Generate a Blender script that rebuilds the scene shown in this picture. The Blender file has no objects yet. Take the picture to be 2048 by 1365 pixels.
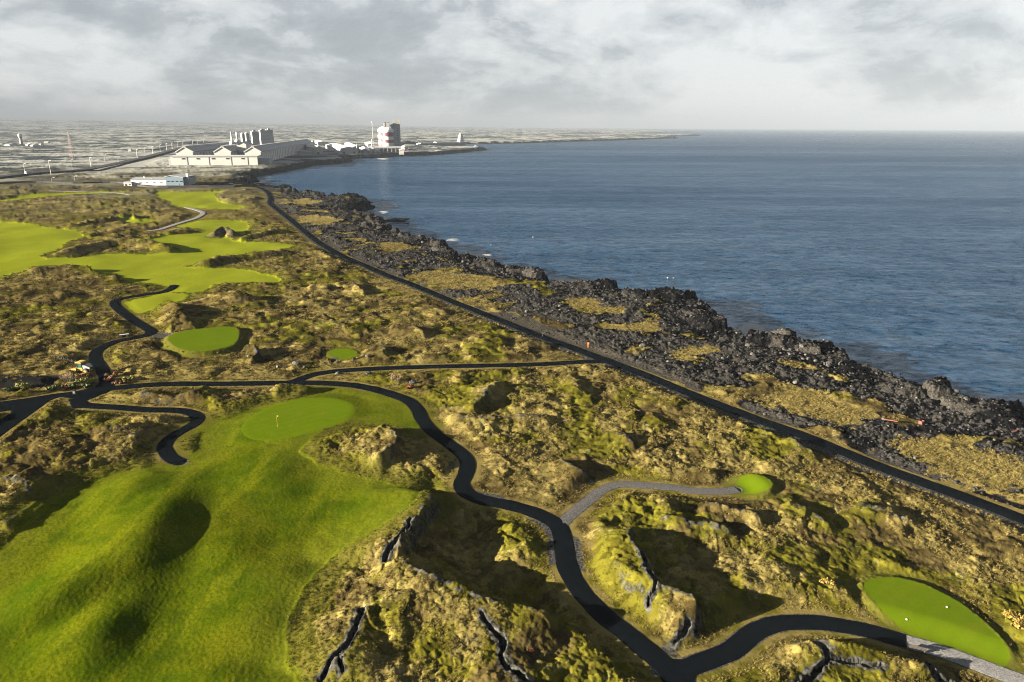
import bpy, math, random, time
T0 = time.time()
import numpy as np
from mathutils import Vector, Matrix
random.seed(7)
RNG = np.random.default_rng(11)
SC = bpy.context.scene
COL = SC.collection
PI = math.pi

# ------------------------------------------------------------------ camera
CAM_H = 55.0
FPX = 1365.0                       # focal length in pixels of the 2048 wide photograph
cam_data = bpy.data.cameras.new('camera')
cam = bpy.data.objects.new('camera', cam_data)
COL.objects.link(cam)
cam_data.sensor_width = 36.0
cam_data.lens = 36.0 * FPX / 2048.0
cam_data.clip_start = 0.5
cam_data.clip_end = 120000.0
PITCH = math.radians(17.47)
ROLL = math.radians(0.22)
CAM_M = Matrix.Rotation(PI / 2 - PITCH, 4, 'X') @ Matrix.Rotation(ROLL, 4, 'Z')
cam.matrix_world = Matrix.Translation((0, 0, CAM_H)) @ CAM_M
SC.camera = cam

# ------------------------------------------------------------------ sun + sky
SUN_EL = math.radians(12.7)
SHADOW_DIR = Vector((9.5, 2.9, 0)).normalized()          # where shadows fall on the ground
SUN_VEC = Vector((-SHADOW_DIR.x * math.cos(SUN_EL), -SHADOW_DIR.y * math.cos(SUN_EL), math.sin(SUN_EL)))
sun_data = bpy.data.lights.new('sun', 'SUN')
sun_data.energy = 5.0
sun_data.angle = math.radians(0.5)
sun_data.color = (1.0, 0.86, 0.66)
sun = bpy.data.objects.new('sun', sun_data)
COL.objects.link(sun)
sun.rotation_euler = SUN_VEC.to_track_quat('Z', 'Y').to_euler()
sun.location = (-60, -20, 90)

world = bpy.data.worlds.new('World')
SC.world = world
world.use_nodes = True
wn = world.node_tree
wn.nodes.clear()
def wnode(t, **kw):
    n = wn.nodes.new(t)
    for k, v in kw.items():
        setattr(n, k, v)
    return n
w_out = wnode('ShaderNodeOutputWorld')
w_bg = wnode('ShaderNodeBackground')
w_bg.inputs['Strength'].default_value = 0.1
w_sky = wnode('ShaderNodeTexSky', sky_type='NISHITA', sun_disc=False)
w_sky.sun_elevation = SUN_EL
w_sky.sun_rotation = math.atan2(SUN_VEC.x, SUN_VEC.y)
w_sky.altitude = 60
w_tc = wnode('ShaderNodeTexCoord')
w_map = wnode('ShaderNodeMapping')
w_map.inputs['Scale'].default_value = (1, 1, 2.1)
w_map.inputs['Location'].default_value = (0.31, 0.12, 0.4)
wn.links.new(w_tc.outputs['Generated'], w_map.inputs['Vector'])
w_n1 = wnode('ShaderNodeTexNoise')                        # cloud lumps
w_n1.inputs['Scale'].default_value = 5.6
w_n1.inputs['Detail'].default_value = 12
w_n1.inputs['Roughness'].default_value = 0.6
w_n1.inputs['Distortion'].default_value = 0.25
wn.links.new(w_map.outputs[0], w_n1.inputs['Vector'])
w_n2 = wnode('ShaderNodeTexNoise')                        # broad cloud banks
w_n2.inputs['Scale'].default_value = 1.7
w_n2.inputs['Detail'].default_value = 3
wn.links.new(w_map.outputs[0], w_n2.inputs['Vector'])
w_mul = wnode('ShaderNodeMath', operation='MULTIPLY_ADD')
w_mul.inputs[1].default_value = 0.55
wn.links.new(w_n2.outputs['Fac'], w_mul.inputs[0])
wn.links.new(w_n1.outputs['Fac'], w_mul.inputs[2])
# the deck thins out over the sea, to the right (+X)
w_sep = wnode('ShaderNodeSeparateXYZ')
wn.links.new(w_tc.outputs['Generated'], w_sep.inputs[0])
w_ma2 = wnode('ShaderNodeMath', operation='MULTIPLY_ADD')
w_ma2.inputs[1].default_value = 0.24
wn.links.new(w_sep.outputs['X'], w_ma2.inputs[0])
wn.links.new(w_mul.outputs[0], w_ma2.inputs[2])
w_ramp = wnode('ShaderNodeValToRGB')
e = w_ramp.color_ramp.elements
e[0].position = 0.66; e[0].color = (0.255, 0.283, 0.309, 1)     # grey cloud bellies
e[1].position = 0.875; e[1].color = (0.550, 0.566, 0.574, 1)     # bright thin cloud
for pos_, c_ in ((0.735, (0.321, 0.348, 0.373, 1)), (0.770, (0.406, 0.430, 0.449, 1)), (0.815, (0.468, 0.487, 0.502, 1))):
    m = w_ramp.color_ramp.elements.new(pos_); m.color = c_
wn.links.new(w_ma2.outputs[0], w_ramp.inputs[0])
w_mix = wnode('ShaderNodeMix', data_type='RGBA')
w_mix.inputs['Factor'].default_value = 0.99                   # cloud cover over the clear sky
wn.links.new(w_sky.outputs[0], w_mix.inputs['A'])
wn.links.new(w_ramp.outputs[0], w_mix.inputs['B'])
wn.links.new(w_mix.outputs['Result'], w_bg.inputs['Color'])
wn.links.new(w_bg.outputs[0], w_out.inputs['Surface'])

SC.view_settings.view_transform = 'Standard'
SC.view_settings.look = 'None'
SC.view_settings.gamma = 1.0
SC.view_settings.use_curve_mapping = False
SC.view_settings.exposure = 3.9
SC.cycles.use_denoising = True
SC.cycles.denoiser = 'OPENIMAGEDENOISE'
SC.cycles.denoising_prefilter = 'NONE'
SC.cycles.denoising_input_passes = 'RGB_ALBEDO_NORMAL'
SC.cycles.filter_width = 1.1
SC.cycles.volume_bounces = 0
SC.cycles.max_bounces = 5
SC.cycles.diffuse_bounces = 0
SC.cycles.glossy_bounces = 2
SC.cycles.transparent_max_bounces = 8
SC.cycles.sample_clamp_indirect = 4.0

# ------------------------------------------------------------------ helpers
CR = CAM_M.to_3x3()
def at(u, v, z=0.0):
    """point of the place seen at photo pixel (u, v), at height z"""
    d = CR @ Vector(((u - 1024) / FPX, -(v - 682.5) / FPX, -1.0))
    t = (z - CAM_H) / d.z if d.z < -1e-5 else 60000.0
    if t > 60000: t = 60000.0
    return Vector((d.x * t, d.y * t, z))
def atp(pts, z=0.0):
    return np.array([[p.x, p.y] for p in (at(u, v, z) for u, v in pts)])
def at_depth(u, v, Y):
    """point at forward distance Y seen at (u, v)"""
    d = CR @ Vector(((u - 1024) / FPX, -(v - 682.5) / FPX, -1.0))
    t = Y / d.y
    return Vector((d.x * t, Y, CAM_H + d.z * t))
def smooth(a, b, x):
    t = np.clip((x - a) / (b - a), 0, 1)
    return t * t * (3 - 2 * t)

_a = np.linspace(0, 2 * PI, 256, endpoint=False)
GX, GY = np.cos(_a).astype(np.float32), np.sin(_a).astype(np.float32)
PERM = np.random.default_rng(5).permutation(256).astype(np.int32)
def _hash(xi, yi, seed):
    h = (xi.astype(np.int64) * 374761393 + yi.astype(np.int64) * 668265263 + seed * 974634777) & 0xffffffff
    h = ((h ^ (h >> 13)) * 1274126177) & 0xffffffff
    return h ^ (h >> 16)
def perlin(x, y, seed=0):
    x0 = np.floor(x); y0 = np.floor(y)
    xf = (x - x0).astype(np.float32); yf = (y - y0).astype(np.float32)
    xi = x0.astype(np.int32) + seed * 37; yi = y0.astype(np.int32) + seed * 101
    u = xf * xf * xf * (xf * (xf * 6 - 15) + 10); v = yf * yf * yf * (yf * (yf * 6 - 15) + 10)
    p0 = PERM[xi & 255] + yi; p1 = PERM[(xi + 1) & 255] + yi
    def g(p, i, j):
        h = PERM[(p + j) & 255]
        return GX[h] * (xf - i) + GY[h] * (yf - j)
    a = g(p0, 0, 0); b = g(p1, 1, 0); c = g(p0, 0, 1); d = g(p1, 1, 1)
    a += u * (b - a); c += u * (d - c)
    return (a + v * (c - a)) * np.float32(1.5)
def fbm(x, y, wl, octv=3, seed=0, gain=0.5):
    s = 0; a = 1.0; n = 0
    for i in range(octv):
        f = 2 ** i / wl
        s = s + a * perlin(x * f + 17.3 * i, y * f - 9.1 * i, seed + i)
        n += a; a *= gain
    return s / n
def cells(x, y, wl, seed=0):
    """cellular noise: nearest distance, second distance, a random value per cell"""
    x = x / wl; y = y / wl
    xi = np.floor(x); yi = np.floor(y)
    f1 = np.full(x.shape, 9.0); f2 = np.full(x.shape, 9.0); idv = np.zeros(x.shape)
    for i in (-1, 0, 1):
        for j in (-1, 0, 1):
            h = _hash(xi + i, yi + j, seed)
            px = xi + i + (h & 1023) / 1023.0
            py = yi + j + ((h >> 10) & 1023) / 1023.0
            d = np.hypot(px - x, py - y)
            near = d < f1
            f2 = np.where(near, f1, np.minimum(f2, d))
            idv = np.where(near, ((h >> 20) & 255) / 255.0, idv)
            f1 = np.where(near, d, f1)
    return f1, f2, idv
def smooth_line(P, step=1.5):
    """Catmull-Rom through the points, resampled"""
    P = np.asarray(P, float)
    Q = np.vstack([2 * P[0] - P[1], P, 2 * P[-1] - P[-2]])
    out = []
    for i in range(len(P) - 1):
        p0, p1, p2, p3 = Q[i:i + 4]
        n = max(2, int(np.hypot(*(p2 - p1)) / step))
        t = np.linspace(0, 1, n, endpoint=False)[:, None]
        out.append(0.5 * (2 * p1 + (p2 - p0) * t + (2 * p0 - 5 * p1 + 4 * p2 - p3) * t ** 2 + (3 * p1 - p0 - 3 * p2 + p3) * t ** 3))
    out.append(P[-1:])
    return np.vstack(out)
def line_field(x, y, P, maxd):
    """distance, side (+ to the left of travel), fraction along, for points within maxd of the polyline"""
    D = np.full(x.shape, 1e9); S = np.zeros(x.shape); T = np.zeros(x.shape)
    L = np.concatenate([[0], np.cumsum(np.hypot(*np.diff(P, axis=0).T))])
    lo = P.min(0) - maxd; hi = P.max(0) + maxd
    idx = np.nonzero((x > lo[0]) & (x < hi[0]) & (y > lo[1]) & (y < hi[1]))[0]
    if len(idx) == 0: return D, S, T
    xs = x[idx]; ys = y[idx]; d0 = D[idx]; s0 = S[idx]; t0 = T[idx]
    for i in range(len(P) - 1):
        a = P[i]; b = P[i + 1]; ab = b - a; l2 = ab @ ab
        if l2 < 1e-9: continue
        k = np.nonzero((xs > min(a[0], b[0]) - maxd) & (xs < max(a[0], b[0]) + maxd) & (ys > min(a[1], b[1]) - maxd) & (ys < max(a[1], b[1]) + maxd))[0]
        if len(k) == 0: continue
        px = xs[k] - a[0]; py = ys[k] - a[1]
        t = np.clip((px * ab[0] + py * ab[1]) / l2, 0, 1)
        d = np.hypot(px - t * ab[0], py - t * ab[1])
        w = d < d0[k]; kk = k[w]
        d0[kk] = d[w]; s0[kk] = np.sign(ab[0] * py[w] - ab[1] * px[w]); t0[kk] = (L[i] + t[w] * math.sqrt(l2)) / L[-1]
    D[idx] = d0; S[idx] = s0; T[idx] = t0
    return D, S, T
def poly_sd(x, y, P, margin=30.0):
    """signed distance, positive inside"""
    D = np.full(x.shape, -float(margin))
    lo = P.min(0) - margin; hi = P.max(0) + margin
    idx = np.nonzero((x > lo[0]) & (x < hi[0]) & (y > lo[1]) & (y < hi[1]))[0]
    if len(idx) == 0: return D
    xs = x[idx]; ys = y[idx]
    d2 = np.full(xs.shape, margin * margin); ins = np.zeros(xs.shape, bool)
    n = len(P)
    for i in range(n):
        a = P[i]; b = P[(i + 1) % n]; ab = b - a; l2 = ab @ ab
        if l2 < 1e-12: continue
        px = xs - a[0]; py = ys - a[1]
        t = np.clip((px * ab[0] + py * ab[1]) / l2, 0, 1)
        d2 = np.minimum(d2, (px - t * ab[0]) ** 2 + (py - t * ab[1]) ** 2)
        c = (a[1] > ys) != (b[1] > ys)
        if ab[1] != 0:
            ins ^= c & (px < ab[0] * (ys - a[1]) / ab[1])
    D[idx] = np.where(ins, 1, -1) * np.sqrt(d2)
    return D
def closed_smooth(P, step=2.0):
    P = np.asarray(P, float); n = len(P); out = []
    for i in range(n):
        p0, p1, p2, p3 = P[i - 1], P[i], P[(i + 1) % n], P[(i + 2) % n]
        k = min(12, max(2, int(np.hypot(*(p2 - p1)) / step)))
        t = np.linspace(0, 1, k, endpoint=False)[:, None]
        out.append(0.5 * (2 * p1 + (p2 - p0) * t + (2 * p0 - 5 * p1 + 4 * p2 - p3) * t ** 2 + (3 * p1 - p0 - 3 * p2 + p3) * t ** 3))
    return np.vstack(out)

# ------------------------------------------------------------------ tagging / meshes
def tag(o, label=None, cat=None, group=None, kind=None):
    if label: o['label'] = label
    if cat: o['category'] = cat
    if group: o['group'] = group
    if kind: o['kind'] = kind
    return o
def mesh_obj(name, verts, faces, material=None, parent=None, smooth_shade=False):
    me = bpy.data.meshes.new(name)
    me.from_pydata([tuple(v) for v in verts], [], [tuple(f) for f in faces])
    me.update()
    if smooth_shade:
        me.polygons.foreach_set('use_smooth', [True] * len(me.polygons))
    if material: me.materials.append(material)
    o = bpy.data.objects.new(name, me)
    COL.objects.link(o)
    if parent: o.parent = parent
    return o
def grid_mesh(name, V, F, material, attrs=None, smooth_shade=True):
    """big quad/tri mesh from arrays; attrs: name -> (n, 4) float colours"""
    me = bpy.data.meshes.new(name)
    nv = len(V); nf = len(F); k = F.shape[1]
    me.vertices.add(nv); me.vertices.foreach_set('co', V.astype(np.float32).ravel())
    me.loops.add(nf * k); me.loops.foreach_set('vertex_index', F.astype(np.int32).ravel())
    me.polygons.add(nf)
    me.polygons.foreach_set('loop_start', np.arange(0, nf * k, k, dtype=np.int32))
    me.polygons.foreach_set('use_smooth', np.full(nf, smooth_shade))
    for an, arr in (attrs or {}).items():
        a = me.attributes.new(an, 'FLOAT_COLOR', 'POINT')
        a.data.foreach_set('color', arr.astype(np.float32).ravel())
    me.update(calc_edges=True)
    me.materials.append(material)
    o = bpy.data.objects.new(name, me)
    COL.objects.link(o)
    return o
def empty(name, loc, rz=0.0):
    o = bpy.data.objects.new(name, None)
    COL.objects.link(o)
    o.location = loc; o.rotation_euler = (0, 0, rz)
    return o

# ------------------------------------------------------------------ materials
GK = 0.58          # scales every base colour below its real value; the raised exposure offsets it
class NT:
    """small node helper"""
    def __init__(s, name):
        s.mat = bpy.data.materials.new(name); s.mat.use_nodes = True
        s.t = s.mat.node_tree; s.t.nodes.clear()
        s.out = s.n('ShaderNodeOutputMaterial')
    def n(s, typ, **kw):
        q = s.t.nodes.new(typ)
        for k, v in kw.items(): setattr(q, k, v)
        return q
    def set(s, sock, v):
        if hasattr(v, 'is_output') or isinstance(v, bpy.types.NodeSocket): s.t.links.new(v, sock)
        elif v is not None:
            if isinstance(v, tuple) and len(v) == 3 and sock.type == 'RGBA': v = v + (1.0,)
            sock.default_value = v
    def math(s, op, a, b=None, c=None, clamp=False):
        q = s.n('ShaderNodeMath', operation=op, use_clamp=clamp)
        s.set(q.inputs[0], a)
        if b is not None: s.set(q.inputs[1], b)
        if c is not None: s.set(q.inputs[2], c)
        return q.outputs[0]
    def mix(s, f, a, b, blend='MIX'):
        q = s.n('ShaderNodeMix', data_type='RGBA', blend_type=blend)
        s.set(q.inputs['Factor'], f); s.set(q.inputs['A'], a); s.set(q.inputs['B'], b)
        return q.outputs['Result']
    def pos(s):
        return s.n('ShaderNodeNewGeometry').outputs['Position']
    def mapv(s, vec, scale=(1, 1, 1), loc=(0, 0, 0), rot=(0, 0, 0)):
        q = s.n('ShaderNodeMapping'); s.set(q.inputs['Vector'], vec)
        q.inputs['Scale'].default_value = scale; q.inputs['Location'].default_value = loc; q.inputs['Rotation'].default_value = rot
        return q.outputs[0]
    def noise(s, vec, wl, detail=3, rough=0.5, dist=0.0, dim='3D'):
        q = s.n('ShaderNodeTexNoise', noise_dimensions=dim); s.set(q.inputs['Vector'], vec)
        q.inputs['Scale'].default_value = 1.0 / wl; q.inputs['Detail'].default_value = detail
        q.inputs['Roughness'].default_value = rough; q.inputs['Distortion'].default_value = dist
        return q.outputs['Fac']
    def ramp(s, f, stops):
        q = s.n('ShaderNodeValToRGB'); s.set(q.inputs[0], f)
        el = q.color_ramp.elements
        while len(el) < len(stops): el.new(0.5)
        for e_, (p, c) in zip(el, stops):
            e_.position = p; e_.color = (c, c, c, 1) if isinstance(c, (int, float)) else tuple(c) + (1,)
        return q.outputs[0]
    def step(s, f, a, b):
        q = s.n('ShaderNodeMapRange', interpolation_type='SMOOTHSTEP'); s.set(q.inputs['Value'], f)
        q.inputs['From Min'].default_value = a; q.inputs['From Max'].default_value = b
        return q.outputs[0]
    def bump(s, h, strength, dist, normal=None):
        q = s.n('ShaderNodeBump'); s.set(q.inputs['Height'], h)
        s.set(q.inputs['Strength'], strength); q.inputs['Distance'].default_value = dist
        if normal is not None: s.set(q.inputs['Normal'], normal)
        return q.outputs[0]
    def principled(s, color, rough=0.9, normal=None, spec=0.3, metallic=0.0, ior=None):
        q = s.n('ShaderNodeBsdfPrincipled')
        color = tuple(v * GK for v in color[:3]) if isinstance(color, tuple) else s.mix(1.0, color, (GK, GK, GK), 'MULTIPLY')
        s.set(q.inputs['Base Color'], color); s.set(q.inputs['Roughness'], rough)
        s.set(q.inputs['Specular IOR Level'], spec); s.set(q.inputs['Metallic'], metallic)
        if ior: q.inputs['IOR'].default_value = ior
        if normal is not None: s.set(q.inputs['Normal'], normal)
        s.t.links.new(q.outputs[0], s.out.inputs['Surface'])
        return q
def plain(name, col, rough=0.7, var=0.15, wl=2.0, spec=0.3, metallic=0.0):
    """a painted / weathered surface: colour with slow stains and grain"""
    m = NT(name); p = m.pos()
    n1 = m.noise(p, wl, 5, 0.6); 
    f = m.ramp(n1, [(0.3, 1 - var), (0.7, 1 + var * 0.4)])
    c = m.mix(1.0, col, f, 'MULTIPLY')
    m.principled(c, rough, None, spec, metallic)
    return m.mat
# ------------------------------------------------------------------ the lie of the land, traced on the ground plane
SEA_Z = -6.0
# (name, label, half width, centre line, material key)
PATHS = {
 'coast': (1.55, [(470,373.5),(490,374),(512,375),(533,384),(541,396),(540,407),(553,419),(577,437),(612,466),(644,489),(685,513),(723,529),(773,551),(817,567),(861,585),(905,604),(949,621),(1000,641),(1085,674),(1141,694),(1188,712),(1249,735),(1293,752),(1381,789),(1469,823),(1530,846),(1594,868),(1682,903),(1741,928),(1829,960),(1917,991),(2005,1023),(2048,1040),(2250,1118),(2800,1330)]),
 'main': (1.35, [(196,783),(220,779),(249,776),(293,772),(352,769),(440,768),(557,766),(633,765.5),(692,769),(736,776),(780,788),(818,803),(835,821),(847,844),(868,867),(897,888),(926,911),(935,929),(931,950),(923,970),(935,988),(970,1001),(1029,1012),(1081,1029),(1114,1049),(1125,1073),(1128,1100),(1137,1139),(1164,1184),(1208,1231),(1266,1279),(1310,1315),(1345,1352),(1365,1400),(1380,1460)]),
 'tee_link': (1.25, [(1325,1338),(1355,1342),(1399,1327),(1457,1304),(1500,1271),(1544,1250),(1614,1244),(1676,1250),(1738,1262),(1813,1283)]),
 'upper': (1.3, [(560,768),(590,762),(619,751),(663,743),(736,738),(853,734),(999,731),(1088,728),(1161,724),(1215,722)]),
 'west': (1.35, [(208,785),(213,770),(211,755),(203,738),(191,720),(193,705),(211,693),(234,684),(264,678),(290,672),(303,664),(281,650),(255,633),(233,615),(229,604),(245,597),(290,589.5),(326,584),(343,577),(348,571)]),
 'south': (1.2, [(150,800),(165,811),(190,814),(234,816),(293,820),(352,821),(384,826),(396,836),(387,848),(360,863),(339,877),(329,892),(334,907),(347,919),(362,924)]),
}
GRAVELS = {
 'gravel_branch': (0.95, [(1122,1052),(1133,1037),(1167,1009),(1198,984),(1225,971),(1245,968),(1283,970),(1345,975),(1386,981),(1440,983),(1474,979)]),
 'gravel_tee': (1.15, [(1806,1281),(1850,1293),(1904,1309),(1987,1340),(2048,1362),(2150,1405),(2500,1560)]),
 'gravel_far': (1.5, [(372,415),(392,420),(406,427),(392,437),(360,447),(338,454),(318,460),(295,463)]),
 'gravel_far_b': (1.3, [(100,383),(170,385),(235,387),(262,391)]),
}
PATH_W = {k: smooth_line(atp(v[1]), 0.9 if k in ('main', 'tee_link', 'gravel_branch', 'gravel_tee', 'south') else 1.5) for k, v in list(PATHS.items()) + list(GRAVELS.items())}
PATH_HW = {k: v[0] for k, v in list(PATHS.items()) + list(GRAVELS.items())}
JUNCTION = atp([(-40,815),(0,806),(53,799),(108,790),(152,785),(190,776),(202,764),(222,768),(230,778),(215,785),(190,797),(168,805),(166,818),(146,818),(140,809),(150,799),(120,796),(100,803),(60,832),(20,860),(-40,905),(-40,862),(0,842),(22,829),(24,823),(0,826),(-40,832)])
FORK = closed_smooth(atp([(1262,1272),(1300,1300),(1340,1318),(1378,1318),(1412,1306),(1440,1309),(1418,1332),(1392,1352),(1392,1400),(1388,1470),(1352,1470),(1336,1400),(1318,1352),(1290,1318),(1262,1292)]), 0.8)
ROADS_FAR = {
 'highway': (7.0, [(-120,368),(0,356),(63,348.5),(140,343.5),(190,338),(241,327.5),(292,316),(330,306),(352,300),(385,292),(420,286)]),
 'farm_track': (3.0, [(345,303),(310,312),(270,322),(225,334),(190,342)]),
 'shed_track': (3.0, [(-60,371),(60,364.5),(150,366),(240,365.5),(300,373.5),(380,374),(470,373.5)]),
}
ROAD_W = {k: smooth_line(atp(v[1]), 8) for k, v in ROADS_FAR.items()}

SHORE_PX = [(2300,905),(2200,885),(2048,858),(2000,856),(1960,846),(1895,832),(1882,812),(1830,800),(1790,786),(1740,766),(1690,746),(1655,716),(1630,716),(1600,708),(1570,694),(1520,698),(1490,690),(1440,668),(1425,645),(1408,628),(1390,612),(1365,606),(1330,608),(1265,608),(1240,594),(1200,590),(1110,578),(1108,566),(1085,560),(1040,556),(1000,546),(960,535),(918,527),(893,513),(905,504),(893,497),(850,490),(808,484),(806,474),(775,466),(764,446),(735,438),(690,434),(718,425),(740,416),(740,406),(715,400),(660,402),(620,398),(600,393),(575,381),(545,380),(520,377),(485,372),(500,367),(514,364),(495,357),(530,351),(590,340),(625,332),(665,329),(705,324),(690,318),(740,317),(790,313.5),(860,311),(920,306.5),(973,300.5),(962,297.5),(890,297),(840,294.5),(806,292.5),(830,289.5),(960,288.5),(1050,287),(1150,284),(1250,281),(1300,279),(1362,277),(1300,274.5),(1400,272),(1335,270),(1250,268.5),(1330,265.5),(1392,263.5),(1300,262)]
SHORE = atp(SHORE_PX, SEA_Z)
far_az = math.atan2(at(1290, 262).x, at(1290, 262).y)
LAND = np.vstack([[[900, -150], [400, 20]], SHORE, [[math.sin(far_az) * 23000, math.cos(far_az) * 23000], [-23000, 23000], [-23000, -23000], [3000, -23000], [3000, -800]]])

def P(*pts): return closed_smooth(atp(pts), 2.0)
FAIRWAYS = [
 P((-80,1150),(0,1078),(60,1022),(130,978),(220,946),(300,931),(345,927),(372,915),(376,890),(386,866),(410,850),(470,830),(540,810),(600,795),(645,777),(700,776),(760,786),(800,801),(824,830),(845,850),(800,853),(750,850),(700,850),(660,866),(622,890),(606,906),(640,928),(720,944),(790,962),(838,986),(846,1002),(800,1040),(740,1080),(690,1112),(642,1152),(610,1195),(590,1250),(580,1310),(592,1365),(610,1450),(-90,1450)),
 P((-60,436),(0,440.6),(64,449),(106,457),(145,460),(176,468),(155,478),(129,489),(110,502),(84,511.5),(97,518),(161,516),(210,508),(290,508),(361,503),(322,490),(303,484),(309,476),(338,471.5),(387,467),(400,462),(380,457),(355,453.5),(387,444),(451,440.6),(490,442),(500,450),(490,470),(468,479),(500,484),(564,487),(590,490),(574,498),(484,507),(435,518),(387,528),(371,534),(419,536),(484,537.5),(516,545),(548,553),(562,561),(548,568),(484,566),(435,571),(392,584),(348,584),(330,572),(274,566),(232,560),(193,550),(155,537),(81,533),(32,545),(-60,556)),
 P((318,383),(380,384),(445,381.5),(430,392),(451,405),(488,413),(466,420),(403,417),(355,413),(335,402),(316,394)),
 P((239,441),(280,439),(322,442),(300,446),(274,449)),
 P((-40,405),(0,399),(64,389.5),(129,385.5),(239,383.5),(239,387),(129,391),(32,400)),
 P((246,604),(290,594),(336,586),(372,592),(362,602),(335,614),(300,625),(270,627),(250,616)),
]
GREENS = [P((482,862),(490,845),(520,825),(570,806),(630,798),(680,801),(708,815),(706,833),(682,849),(640,864),(590,877),(540,885),(498,880))]
# tee boxes: outline, height, slope width
TEES = [
 (closed_smooth(atp([(342,669.5),(371,661.5),(419,655),(466,653),(477,661.5),(474,679),(461,692),(419,701),(380,702),(355,695),(339,682)], 1.2), 1.0), 1.2, 3.2),
 (closed_smooth(atp([(657,706),(668,698),(690,696),(710,701),(712,709),(698,716),(672,715)], 0.2), 0.8), 0.2, 1.5),
 (closed_smooth(atp([(1471,965),(1478,953),(1500,948),(1528,953),(1543,966),(1535,979),(1508,982),(1480,976)], 0.9), 0.8), 0.9, 2.0),
 (closed_smooth(atp([(1726,1175),(1733,1162),(1758,1155),(1800,1157),(1842,1167),(1904,1196),(1954,1231),(1995,1268),(2020,1302),(2017,1318),(1999,1326),(1945,1309),(1862,1284),(1800,1245),(1751,1207)], 0.6), 0.8), 0.6, 1.8),
]
DIRT = P((-60,752),(0,752),(60,753),(125,757),(112,767),(100,778),(60,781),(-60,781))
GRAVEL_PADS = [P((296,671),(318,667),(343,669),(341,680),(318,680),(302,679)), P((660,718),(676,716),(672,722),(664,728))]
SHRUB_BEDS = [P((98,788),(118,776),(150,770),(176,762),(196,758),(194,768),(180,777),(150,784),(115,791)), P((212,768),(222,756),(245,752),(285,758),(300,764),(260,770),(230,774)), P((-40,786),(0,785),(38,780),(52,778),(40,788),(20,797),(-40,803))]
DRY_PATCHES = [P((832,552),(880,540),(940,552),(1000,562),(1010,575),(980,585),(930,580),(880,572)), P((1220,655),(1290,640),(1330,650),(1300,665),(1250,668)), P((1520,800),(1570,778),(1640,790),(1720,815),(1735,840),(1690,855),(1620,840),(1560,822)), P((1760,905),(1830,890),(1930,900),(2080,930),(2300,1010),(2300,1110),(2120,1050),(2000,995),(1880,955)), P((580,402),(610,398),(645,404),(620,410),(590,410)), P((740,492),(790,486),(830,492),(790,502)), P((1340,715),(1400,690),(1430,705),(1390,722)), P((730,545),(800,562),(860,588),(830,590),(770,575)), P((620,430),(680,440),(650,452),(600,440)), P((1110,600),(1180,600),(1240,625),(1180,625))]
MOSS_PATCHES = [P((900,780),(1100,760),(1300,850),(1500,880),(1450,930),(1200,900),(1000,880)), P((1230,990),(1350,1000),(1560,1100),(1620,1180),(1500,1150),(1300,1090)), P((1550,1270),(1750,1270),(1900,1340),(2000,1420),(1500,1420),(1500,1330)), P((900,1020),(1000,1010),(1100,1060),(1120,1180),(1000,1150))]
GRAVEL_BANK = P((960,632),(1010,628),(1100,655),(1200,685),(1290,730),(1230,722),(1130,684),(1030,650))

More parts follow.
